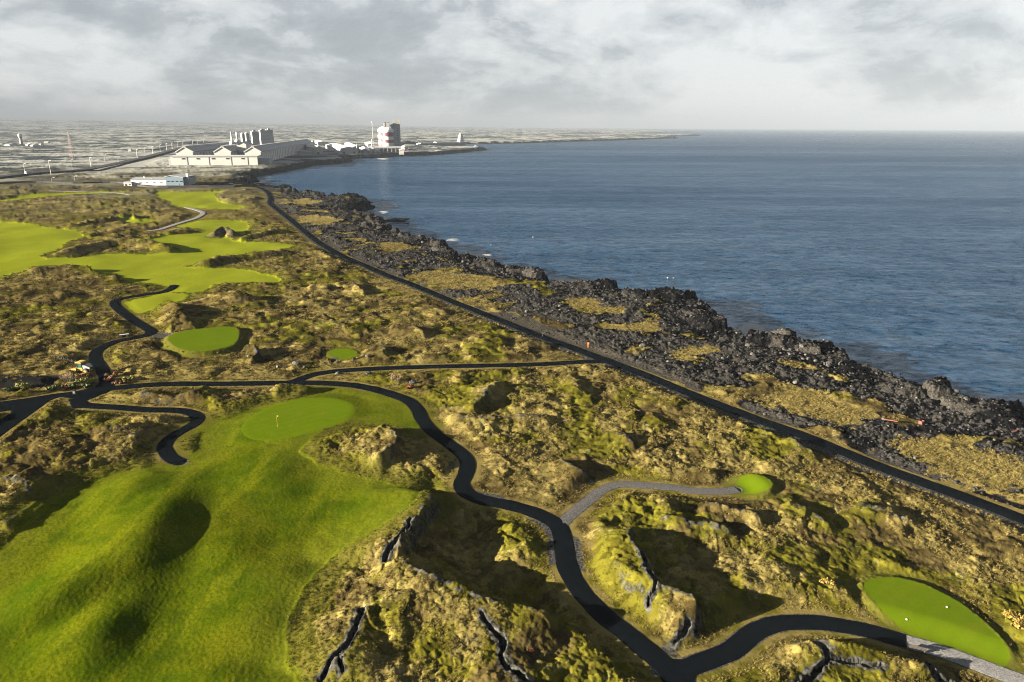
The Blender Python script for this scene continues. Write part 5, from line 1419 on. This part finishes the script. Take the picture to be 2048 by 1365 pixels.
# white slab by the west path, white marker at the junction
p_ = at(249, 674.5); z_ = gz(p_.x, p_.y)
r = tag(empty('bench', (p_.x, p_.y, z_), 0.5), 'white slab bench beside the winding path near the raised tee', 'bench')
MB().box(-1.1, 1.1, -0.3, 0.3, 0.45, 0.6).build('seat', M_WPAINT, r); MB().box(-0.8, -0.5, -0.25, 0.25, -0.1, 0.445).build('leg', M_WPAINT, r); MB().box(0.5, 0.8, -0.25, 0.25, -0.1, 0.445).build('leg', M_WPAINT, r)
p_ = at(149.5, 791); z_ = gz(p_.x, p_.y)
r = tag(empty('tee_sign', (p_.x, p_.y, z_ - 0.1), 0.2), 'pale stone sign standing at the road junction', 'sign')
MB().extrude_y([(-0.35, 0), (0.35, 0), (0.3, 1.1), (0.1, 1.35), (-0.25, 1.2)], -0.14, 0.14).build('stone', M_PALE, r); MB().box(-0.22, 0.2, -0.17, -0.145, 0.5, 1.0).build('plate', M_WPAINT, r)

# ------------------------------------------------------------------ the yellow tractor
p_ = at(168, 750); z_ = gz(p_.x, p_.y)
T = tag(empty('tractor', (p_.x, p_.y, z_ - 0.02), math.radians(172)), 'yellow tractor with cab, grey hood and red front drum parked by the path', 'tractor')
# local +x is the front (photo left), the hood at the rear
MB().box(-2.0, 1.6, -0.55, 0.55, 0.55, 1.0).build('chassis', M_YEL, T)
hd = MB().extrude_y([(-2.3, 1.05), (-0.45, 1.02), (-0.45, 2.0), (-1.2, 1.95), (-2.25, 1.55)], -0.62, 0.62).build('hood', M_MGREY, T)
for i in range(4): MB().box(-2.34, -2.26, -0.5 + 0.26 * i, -0.32 + 0.26 * i, 1.1, 1.45).build('grille_slot', M_TYRE, hd)
MB().box(-0.42, 0.9, -0.7, 0.7, 1.02, 1.35).build('cab_floor', M_YEL, T)
gl = MB().extrude_y([(-0.36, 1.37), (0.85, 1.37), (0.72, 2.5), (-0.30, 2.5)], -0.62, 0.62).build('cab_glass', M_CABGLASS, T)
for x_, xt_ in ((-0.38, -0.32), (0.87, 0.74)):
    for y_ in (-0.66, 0.66): MB().bar((x_, y_, 1.36), (xt_, y_, 2.5), 0.05, 6).build('cab_pillar', M_TYRE, T)
MB().extrude_y([(-0.55, 2.52), (1.05, 2.52), (1.0, 2.66), (0.6, 2.74), (-0.3, 2.74), (-0.5, 2.66)], -0.9, 0.9).build('cab_roof', M_YEL, T)
MB().box(-0.2, 0.1, -0.25, 0.25, 1.37, 1.75).build('driver_seat', M_TYRE, T)
for y_ in (-0.85, 0.85):
    wq = MB().wheel((-1.35, y_, 0.68), 0.68, 0.5, 22).build('wheel', M_TYRE, T, False)
    MB().wheel((-1.35, y_ + (0.02 if y_ > 0 else -0.02), 0.68), 0.32, 0.54, 16).build('rim', M_YEL, wq)
MB().extrude_y([(1.0, 0.7), (1.62, 0.75), (2.6, 0.55), (2.7, 0.95), (1.9, 1.15), (1.0, 1.3)], -0.95, -0.8).build('front_arm', M_YEL, T)
MB().extrude_y([(1.0, 0.7), (1.62, 0.75), (2.6, 0.55), (2.7, 0.95), (1.9, 1.15), (1.0, 1.3)], 0.8, 0.95).build('front_arm', M_YEL, T)
MB().box(1.62, 1.9, -0.79, 0.79, 0.7, 1.1).build('cross_beam', M_YEL, T)
dm = MB().wheel((2.35, 0, 0.55), 0.55, 1.5, 24).build('drum', M_REDM, T)
MB().box(2.95, 3.15, -1.0, 1.0, 0.2, 0.75).build('scraper', M_REDM, T)
MB().box(0.2, 2.9, 1.0, 1.35, 0.12, 0.34).build('side_bar', M_REDM, T)
MB().bar((-1.0, 0.3, 1.96), (-1.0, 0.3, 2.45), 0.05, 8).build('exhaust', M_TYRE, T)

# ------------------------------------------------------------------ shrubs at the junction
def leaf_material(name, a, b):
    m = NT(name); p = m.pos()
    n = m.noise(p, 0.35, 3, 0.6)
    c = m.mix(m.step(n, 0.3, 0.7), a, b)
    q = m.principled(c, 0.75, None, 0.2)
    return m.mat
LEAF = {
 'rust': leaf_material('rust_leaves', (0.06, 0.020, 0.007), (0.16, 0.060, 0.014)),
 'orange': leaf_material('orange_leaves', (0.08, 0.032, 0.007), (0.19, 0.085, 0.014)),
 'lime': leaf_material('lime_leaves', (0.09, 0.10, 0.010), (0.25, 0.24, 0.04)),
 'green': leaf_material('green_leaves', (0.025, 0.045, 0.008), (0.08, 0.11, 0.014)),
 'pink': leaf_material('bare_pink_twigs', (0.13, 0.085, 0.06), (0.27, 0.19, 0.14)),
 'straw': leaf_material('golden_leaves', (0.11, 0.075, 0.012), (0.24, 0.165, 0.03)),
 'red': leaf_material('red_leaves', (0.09, 0.016, 0.006), (0.20, 0.05, 0.014)),
}
M_STEM = plain('shrub_bark', (0.05, 0.035, 0.025), 0.9, 0.2, 0.2)
def shrub(u, v, rx, rz, kind, label, seed, z0=0.0):
    rs = np.random.default_rng(seed); p_ = at(u, v, z0); z_ = gz(p_.x, p_.y)
    r = tag(empty('shrub', (p_.x, p_.y, z_ - 0.05)), label, 'shrub')
    V = []; F = []
    lob = [(rs.normal(0, 0.42, 2) * rx, rs.uniform(0.35, 0.8) * rz, rs.uniform(0.35, 0.6)) for _ in range(7)]
    for i in range(420):
        (lx, ly), lzz, ls = lob[rs.integers(7)]
        d = rs.normal(size=3); d /= np.linalg.norm(d); q = rs.uniform(0.55, 1.05) * ls
        c = np.array([lx + d[0] * q * rx, ly + d[1] * q * rx, max(0.08, lzz + d[2] * q * rz * 0.8)])
        s_ = rs.uniform(0.07, 0.16) * (1 if kind != 'pink' else 0.5); a_ = rs.normal(size=3); a_ /= np.linalg.norm(a_); b_ = np.cross(a_, d); b_ /= np.linalg.norm(b_) + 1e-6
        if kind == 'pink': a_ = (d * 0.6 + np.array([0, 0, 0.9])); k1, k2 = 3.6, 0.4
        else: k1, k2 = 1.3, 0.8
        k0 = len(V)
        V += [tuple(c - a_ * s_ * k1), tuple(c + b_ * s_ * k2), tuple(c + a_ * s_ * k1), tuple(c - b_ * s_ * k2)]
        F.append((k0, k0 + 1, k0 + 2, k0 + 3))
    MB().add(V, F).build('foliage', LEAF[kind], r)
    mb = MB()
    for (lx, ly), lzz, ls in lob[:5]: mb.bar((0, 0, 0), (lx * 0.8, ly * 0.8, lzz), 0.035, 5)
    mb.build('stems', M_STEM, r)
SH = [(219, 765, 1.0, 1.1, 'rust', 'rust red bush at the path corner, nearest the asphalt'), (226, 759, 1.1, 1.2, 'orange', 'orange bush just above the rust red one at the path corner'), (234, 754.5, 1.0, 1.1, 'orange', 'orange bush at the far end of the corner bed'),
 (236, 770, 0.9, 0.7, 'rust', 'low rust bush at the front of the corner bed'), (246, 768, 0.8, 0.7, 'orange', 'low orange bush between the rust bush and lime bushes'),
 (252, 762, 0.9, 1.0, 'lime', 'lime bush, left one of the corner bed'), (262, 762, 0.9, 0.9, 'lime', 'lime bush, right one of the corner bed'),
 (168, 762, 1.2, 1.1, 'orange', 'orange brown bush on the island between the roads'), (169, 771, 1.1, 1.5, 'lime', 'tall lime yellow bush in the middle of the island'), (155, 769, 1.4, 0.8, 'green', 'wide green bush left of the lime bush on the island'),
 (182, 767, 1.2, 0.9, 'lime', 'low lime bush at the right end of the island'), (132, 771, 1.9, 1.7, 'pink', 'bare pinkish twiggy bush on the island'), (133, 778, 1.0, 0.8, 'rust', 'small rust bush below the twiggy pinkish bush'),
 (148, 777, 1.0, 1.0, 'green', 'dark green bush at the front of the island'), (107, 784, 1.1, 1.0, 'green', 'round green bush at the left tip of the island'), (175, 776, 0.9, 0.8, 'green', 'small green bush below the tall lime bush'),
 (48, 781, 1.3, 1.3, 'lime', 'lime green bush beside the road at the left edge'), (20, 786, 1.4, 0.9, 'green', 'low green bush at the left edge of the picture'),
 (819, 781, 1.0, 0.9, 'red', 'bright orange red bush beside the white boulder above the path bend'), (790, 765, 1.3, 0.8, 'pink', 'greyish twiggy bush left of the white boulder'), (1062, 1318, 0.22, 0.2, 'red', 'tiny red bush on the near heath'), (1652, 1178, 0.7, 0.4, 'straw', 'small golden bush left of the large near tee'),
 (2035, 1255, 1.5, 1.0, 'straw', 'golden brown bush right of the large near tee')]
for i, (u, v, rx, rz, kd, lab) in enumerate(SH): shrub(u, v, rx, rz, kd, lab, 300 + i)

# ------------------------------------------------------------------ boulders one can name
NB = [(594, 731, 1.15, M_MID, 'large grey boulder in dry grass left of the small oval tee'), (572, 715, 0.8, M_LAVA, 'dark pointed boulder in dry grass, farthest from the path'), (556, 737, 0.6, M_MID, 'small grey boulder at the left end of the boulder group'),
 (736, 720, 0.75, M_PALE, 'pale boulder in the shade right of the small oval tee'), (677, 748, 0.8, M_MID, 'grey boulder between the two narrow paths'), (737, 751, 0.95, M_MID, 'round grey boulder right of the one between the narrow paths'),
 (825, 770, 0.95, M_PALE, 'white boulder beside the bright red bush'), (708, 722, 0.5, M_LAVA, 'small dark boulder just below the small oval tee'), (1285, 695, 1.2, M_PALE, 'lone pale block on the black shore rubble'), (500, 722, 0.7, M_MID, 'grey stone in dry grass below the raised tee'),
 (610, 738, 0.5, M_MID, 'small stone right of the large grey boulder')]
for i, (u, v, s_, mt, lab) in enumerate(NB):
    p_ = at(u, v); put_rock('boulder', p_.x, p_.y, gz(p_.x, p_.y) + s_ * 0.15, s_, mt, lab, 'boulder', None, i)
# ruined stone wall by the tractor
wall = tag(empty('stone_wall', (at(132, 726).x, at(132, 726).y, 0)), 'ruined pale dry stone wall behind the tractor', 'wall')
c0 = at(132, 726)
for i in range(26):
    u = 112 + 44 * (i % 13) / 12; v = 722.5 + 6.5 * (i % 13) / 12
    p_ = at(u, v); o = bpy.data.objects.new('stone', ROCKS[M_PALE.name][i % 6]); COL.objects.link(o); o.parent = wall
    o.location = (p_.x - c0.x, p_.y - c0.y, gz(p_.x, p_.y) + 0.12 + 0.3 * (i // 13)); o.scale = (0.36, 0.26, 0.28); o.rotation_euler = (0.2 * (i % 3), 0.1, i * 1.7)
# rocks standing in the sea
for u, v, s_, fl, sx_, lab in [(789, 443, 5.2, 0.42, 2.3, 'long flat black rock standing in the sea off the shore'), (815, 448, 1.5, 0.3, 1.6, 'small black rock at the right end of the long sea rock'), (1140, 568, 2.2, 0.35, 1.7, 'low black rock awash beside the shore'), (1289, 591, 1.9, 0.6, 1.3, 'lone jagged rock standing in the calm sea'),
 (1445, 660, 2.2, 0.55, 1.2, 'black rock at the foot of the shore crag'), (1105, 575, 1.6, 0.4, 1.4, 'small black rock close to the shore, left of the awash one'), (1430, 648, 1.6, 0.6, 1.1, 'dark rock against the shore crag, just above the larger one')]:
    p_ = at(u, v, SEA_Z); put_rock('sea_rock', p_.x, p_.y, SEA_Z + s_ * fl * 0.25, s_, M_LAVA, lab, 'rock', None, None, fl, 0.1, sx_)
# birds resting on the water
M_BIRD = plain('white_feathers', (0.45, 0.45, 0.44), 0.8, 0.05, 0.2); M_WING = plain('grey_feathers', (0.35, 0.36, 0.38), 0.8, 0.1, 0.2)
BL = ['left one of the two white seabirds on the sea off the crag', 'right one of the two white seabirds on the sea off the crag', 'white seabird on the water nearest the surf', 'white seabird on the open water above the one by the surf', 'right one of two white seabirds near the pale boulders', 'left one of two white seabirds near the pale boulders']
for i, (u, v) in enumerate([(1335, 556.5), (1347.5, 557), (982, 491), (1066, 475), (1802, 747), (1776, 748)]):
    p_ = at(u, v, SEA_Z)
    r = tag(empty('seabird', (p_.x, p_.y, SEA_Z), random.uniform(0, 6)), BL[i], 'bird', 'white birds on the sea')
    V = []; F = []; n = 8
    for x_, rr, zz in [(-0.42, 0.02, 0.14), (-0.25, 0.10, 0.10), (0, 0.17, 0.09), (0.2, 0.15, 0.10), (0.30, 0.08, 0.20), (0.34, 0.07, 0.30), (0.42, 0.06, 0.33), (0.52, 0.012, 0.31)]:
        V += [(x_, rr * math.cos(2 * PI * k / n), zz + rr * math.sin(2 * PI * k / n)) for k in range(n)]
    for j in range(7): F += [(j * n + k, j * n + (k + 1) % n, (j + 1) * n + (k + 1) % n, (j + 1) * n + k) for k in range(n)]
    MB().add(V, F).build('body', M_BIRD, r, True)
    MB().extrude_y([(-0.45, 0.2), (-0.1, 0.17), (0.15, 0.2), (-0.05, 0.27), (-0.3, 0.26)], -0.15, 0.15).build('wings', M_WING, r)

# ------------------------------------------------------------------ scatter
def fan_points(n, r0, r1, power, rs):
    u = rs.random(n)
    e_ = 2 - power
    r_ = (r0 ** e_ + u * (r1 ** e_ - r0 ** e_)) ** (1 / e_)
    a_ = np.arctan(np.clip(rs.uniform(-1.0, 1.0, n), -1, 1) * np.where(rs.random(n) < 0.1, 1.35, 1.0))
    return r_ * np.sin(a_), r_ * np.cos(a_), r_
rs = np.random.default_rng(99)
# shore stones
x, y, r_ = fan_points(120000, 60, 620, 1.7, rs)
sd_ = poly_sd(x, y, LAND, 80.0); k = (sd_ > -1) & (sd_ < 62)
x, y, r_ = x[k], y[k], r_[k]
h, M = terrain_many(x, y, 4)
k = (np.maximum(M['shore'], 0.55 * M['bank']) * (1 - 0.7 * M['dry']) * (M['pathd'] > 1.2) * (h > SEA_Z - 0.2) > rs.uniform(0.25, 0.95, len(x)))
x, y, r_, h, sdv = x[k], y[k], r_[k], h[k], M['sdw'][k]
size = np.exp(rs.normal(-1.05, 0.42, len(x))) * np.clip(r_ / 130, 0.9, 2.2)
size = np.clip(size * 0.55, 0.09, 0.95)
app = size / r_
order = np.argsort(-app)
print('STONES', len(order))
MARK = np.zeros(len(x), bool)
for i in order[:300]:
    s_ = size[i]; MARK[i] = True
    pale = rs.random() < 0.06
    put_rock('shore_boulder', x[i], y[i], h[i] + s_ * 0.12, s_, M_LAVA if not pale else M_MID, 'black lava boulder lying in the rubble along the shore' if not pale else 'grey lava boulder lying in the rubble along the shore', 'boulder', 'boulders along the shore' if not pale else 'grey boulders along the shore', int(i))
REST = np.nonzero(~MARK)[0][:22000]
STONE_P = np.stack([x, y], 1)[REST]; STONE_H = h[REST]; STONE_S = size[REST]
# pale boulders by the water
for i in range(34):
    u = rs.uniform(1545, 1690); v = 702 + (u - 1545) * 0.37 + rs.uniform(-2, 26)
    p_ = at(u, v, -3.5); s_ = float(np.exp(rs.normal(-0.6, 0.4)))
    put_rock('pale_boulder', p_.x, p_.y, gz(p_.x, p_.y) + s_ * 0.25, s_, M_PALE, 'pale grey boulder in the cluster by the water at the right', 'boulder', 'pale boulders by the water', i)

# ---- instanced ground cover
def gn_scatter(name, label, pts, z, scale, rot, sources, sink=0.0, flatn=None):
    n = len(pts)
    me = bpy.data.meshes.new(name)
    me.vertices.add(n)
    me.vertices.foreach_set('co', np.stack([pts[:, 0], pts[:, 1], z - sink], 1).astype(np.float32).ravel())
    a = me.attributes.new('sc', 'FLOAT_VECTOR', 'POINT'); a.data.foreach_set('vector', scale.astype(np.float32).ravel())
    a = me.attributes.new('rt', 'FLOAT_VECTOR', 'POINT'); a.data.foreach_set('vector', rot.astype(np.float32).ravel())
    a = me.attributes.new('vi', 'INT', 'POINT'); a.data.foreach_set('value', (np.arange(n) % len(sources)).astype(np.int32))
    o = bpy.data.objects.new(name, me); COL.objects.link(o)
    t = bpy.data.node_groups.new(name, 'GeometryNodeTree')
    t.interface.new_socket('Geometry', in_out='INPUT', socket_type='NodeSocketGeometry'); t.interface.new_socket('Geometry', in_out='OUTPUT', socket_type='NodeSocketGeometry')
    gi = t.nodes.new('NodeGroupInput'); go = t.nodes.new('NodeGroupOutput'); jn = t.nodes.new('GeometryNodeJoinGeometry')
    def na(an, dt):
        q = t.nodes.new('GeometryNodeInputNamedAttribute'); q.data_type = dt; q.inputs['Name'].default_value = an
        return q.outputs['Attribute']
    sc, rt, vi = na('sc', 'FLOAT_VECTOR'), na('rt', 'FLOAT_VECTOR'), na('vi', 'INT')
    for k, src in enumerate(sources):
        oi = t.nodes.new('GeometryNodeObjectInfo'); oi.inputs['Object'].default_value = src; oi.inputs['As Instance'].default_value = True
        cp = t.nodes.new('FunctionNodeCompare'); cp.data_type = 'INT'; cp.operation = 'EQUAL'
        ins = [s_ for s_ in cp.inputs if s_.type == 'INT' and s_.enabled]
        t.links.new(vi, ins[0]); ins[1].default_value = k
        ip = t.nodes.new('GeometryNodeInstanceOnPoints')
        t.links.new(gi.outputs[0], ip.inputs['Points']); t.links.new(cp.outputs[0], ip.inputs['Selection'])
        t.links.new(oi.outputs['Geometry'], ip.inputs['Instance'])
        t.links.new(rt, ip.inputs['Rotation']); t.links.new(sc, ip.inputs['Scale'])
        t.links.new(ip.outputs[0], jn.inputs[0])
    t.links.new(jn.outputs[0], go.inputs[0])
    md = o.modifiers.new('scatter', 'NODES'); md.node_group = t
    return tag(o, label, kind='stuff')
def source(name, V, F, mat):
    me = bpy.data.meshes.new(name); me.from_pydata(V, [], F); me.update(); me.materials.append(mat)
    return bpy.data.objects.new(name, me)
def tuft_src(seed, mat, nb=14, hh=0.5, sp=0.30, lean=0.55, wid=0.024):
    q = np.random.default_rng(seed); V = []; F = []
    for i in range(nb):
        a_ = q.uniform(0, 2 * PI); c = q.normal(0, sp * 0.45, 2); l_ = hh * q.uniform(0.6, 1.15)
        d = np.array([math.cos(a_), math.sin(a_)]) * lean * q.uniform(0.3, 1.0) * l_ + np.array([0.10, 0.03]); s_ = np.array([-math.sin(a_), math.cos(a_)]) * wid
        k = len(V)
        V += [(c[0] - s_[0], c[1] - s_[1], 0), (c[0] + s_[0], c[1] + s_[1], 0), (c[0] + d[0] * .45 + s_[0] * .8, c[1] + d[1] * .45 + s_[1] * .8, l_ * 0.62), (c[0] + d[0] * .45 - s_[0] * .8, c[1] + d[1] * .45 - s_[1] * .8, l_ * 0.62), (c[0] + d[0], c[1] + d[1], l_)]
        F += [(k, k + 1, k + 2, k + 3), (k + 3, k + 2, k + 4)]
    return source('tuft', V, F, mat)
def clump_src(seed, mat, n=34, rx=0.5, rz=0.28, sz=0.085):
    q = np.random.default_rng(seed); V = []; F = []
    for i in range(n):
        d = q.normal(size=3); d[2] = abs(d[2]); d /= np.linalg.norm(d); k = q.uniform(0.55, 1.0)
        c = np.array([d[0] * rx * k, d[1] * rx * k, 0.02 + d[2] * rz * k])
        a_ = q.normal(size=3); a_ -= d * (a_ @ d) * 0.7; a_ /= np.linalg.norm(a_); b_ = np.cross(d, a_); b_ /= np.linalg.norm(b_) + 1e-6
        s_ = sz * q.uniform(0.6, 1.3); m_ = len(V)
        V += [tuple(c - a_ * s_ - b_ * s_ * 0.4), tuple(c + a_ * s_ - b_ * s_ * 0.5), tuple(c + b_ * s_ + d * s_ * 0.3)]
        F.append((m_, m_ + 1, m_ + 2))
    return source('clump', V, F, mat)
def cover_material(name, stops, wl=9.0):
    m = NT(name); oi = m.n('ShaderNodeObjectInfo').outputs['Random']; p = m.pos()
    n = m.noise(p, wl, 3, 0.6)
    f = m.math('ADD', m.math('MULTIPLY', oi, 0.65), m.math('MULTIPLY', m.math('SUBTRACT', n, 0.32), 0.9), clamp=True)
    c = m.ramp(f, stops)
    m.principled(c, 1.0, None, 0.0)
    return m.mat
C_STRAW = cover_material('dry_grass_blades', [(0.0, (0.055, 0.043, 0.011)), (0.5, (0.118, 0.093, 0.028)), (1.0, (0.20, 0.163, 0.064))])
C_HEATH = cover_material('heather_leaves', [(0.0, (0.010, 0.008, 0.005)), (0.5, (0.030, 0.023, 0.012)), (1.0, (0.080, 0.062, 0.032))])
C_MOSS = cover_material('moss_leaves', [(0.0, (0.016, 0.018, 0.003)), (0.5, (0.060, 0.058, 0.007)), (1.0, (0.12, 0.112, 0.014))])
C_LUSH = cover_material('rough_grass_blades', [(0.0, (0.028, 0.040, 0.003)), (0.5, (0.060, 0.068, 0.006)), (1.0, (0.11, 0.105, 0.014))])
C_STONE = M_LAVA
x, y, r_ = fan_points(310000, 50, 430, 1.75, rs)
sd_ = poly_sd(x, y, LAND, 30.0); k = sd_ > 3; x, y, r_ = x[k], y[k], r_[k]
h, M = terrain_many(x, y, 8)
n = len(x); pick = rs.random(n)
patch = M['patch']; green_n = M['green']
okw = (M['wild'] > 0.08) & (M['rockb'] < 0.45) & (M['pathd'] > 0.35) & (M['mown'] < 0.05)
shore_b = (M['shore'] > 0.5) | (M['bank'] > 0.5)
big = np.clip(r_ / 110, 0.75, 2.4)
def emit(name, label, mask, sources, smin, smax, hmul, sink=0.03):
    i = np.nonzero(mask)[0]
    s_ = rs.uniform(smin, smax, len(i)) * big[i]
    sc = np.stack([s_, s_, s_ ** 0.6 * hmul * rs.uniform(0.7, 1.2, len(i))], 1)
    rt = np.stack([rs.normal(0, 0.12, len(i)), rs.normal(0, 0.12, len(i)), rs.uniform(0, 2 * PI, len(i))], 1)
    print(name, len(i))
    return gn_scatter(name, label, np.stack([x[i], y[i]], 1), h[i], sc, rt, sources, sink)
dryp = (M['dry'] > 0.45) | ((M['pathd'] < 2.0) & (M['fair'] < 0.3))
m_lush = okw & ~shore_b & (M['rough'] > 0.45) & (M['fair'] < 0.6) & (pick < 0.8)
m_dry = okw & ~m_lush & ((dryp & (pick < 0.9) & ~(shore_b & (M['dry'] < 0.4))) | (~shore_b & (patch > -0.06) & (pick < 0.6)))
m_moss = okw & ~m_dry & ~m_lush & ~shore_b & (green_n > 0.0) & (pick < 0.5)
m_heath = okw & ~m_dry & ~m_lush & ~m_moss & ~shore_b & (pick < 0.35)
emit('dry_grass', 'golden dry grass tufts over the heath and banks', m_dry, [tuft_src(400 + i, C_STRAW) for i in range(3)], 0.42, 0.85, 0.55)
emit('rough_grass', 'yellow green rough grass around the fairways', m_lush, [tuft_src(410 + i, C_LUSH, 12, 0.34, 0.3) for i in range(3)], 0.5, 1.0, 0.6)
emit('moss_cover', 'olive moss and crowberry cushions on the lava heath', m_moss, [clump_src(420 + i, C_MOSS, 44) for i in range(3)], 0.22, 0.52, 0.4)
emit('heather_cover', 'brown heather cushions on the lava heath', m_heath, [clump_src(430 + i, C_HEATH, 44) for i in range(3)], 0.2, 0.5, 0.4)
ns = len(STONE_S)
sc = np.stack([STONE_S, STONE_S, STONE_S], 1) * rs.uniform(0.8, 1.2, (ns, 3))
rt = np.stack([rs.normal(0, 0.3, ns), rs.normal(0, 0.3, ns), rs.uniform(0, 2 * PI, ns)], 1)
def lo_src(i, mat):
    return bpy.data.objects.new('stone', rock_mesh(i, mat, True))
gn_scatter('shore_stones', 'mass of small black lava stones along the shore', STONE_P, STONE_H, sc, rt, [lo_src(0, M_LAVA), lo_src(1, M_LAVA), lo_src(2, M_LAVA), lo_src(3, M_LAVA), lo_src(0, M_LAVA), lo_src(1, M_LAVA), lo_src(2, M_LAVA), lo_src(3, M_MID)], -0.02)
print('T all', time.time() - T0)
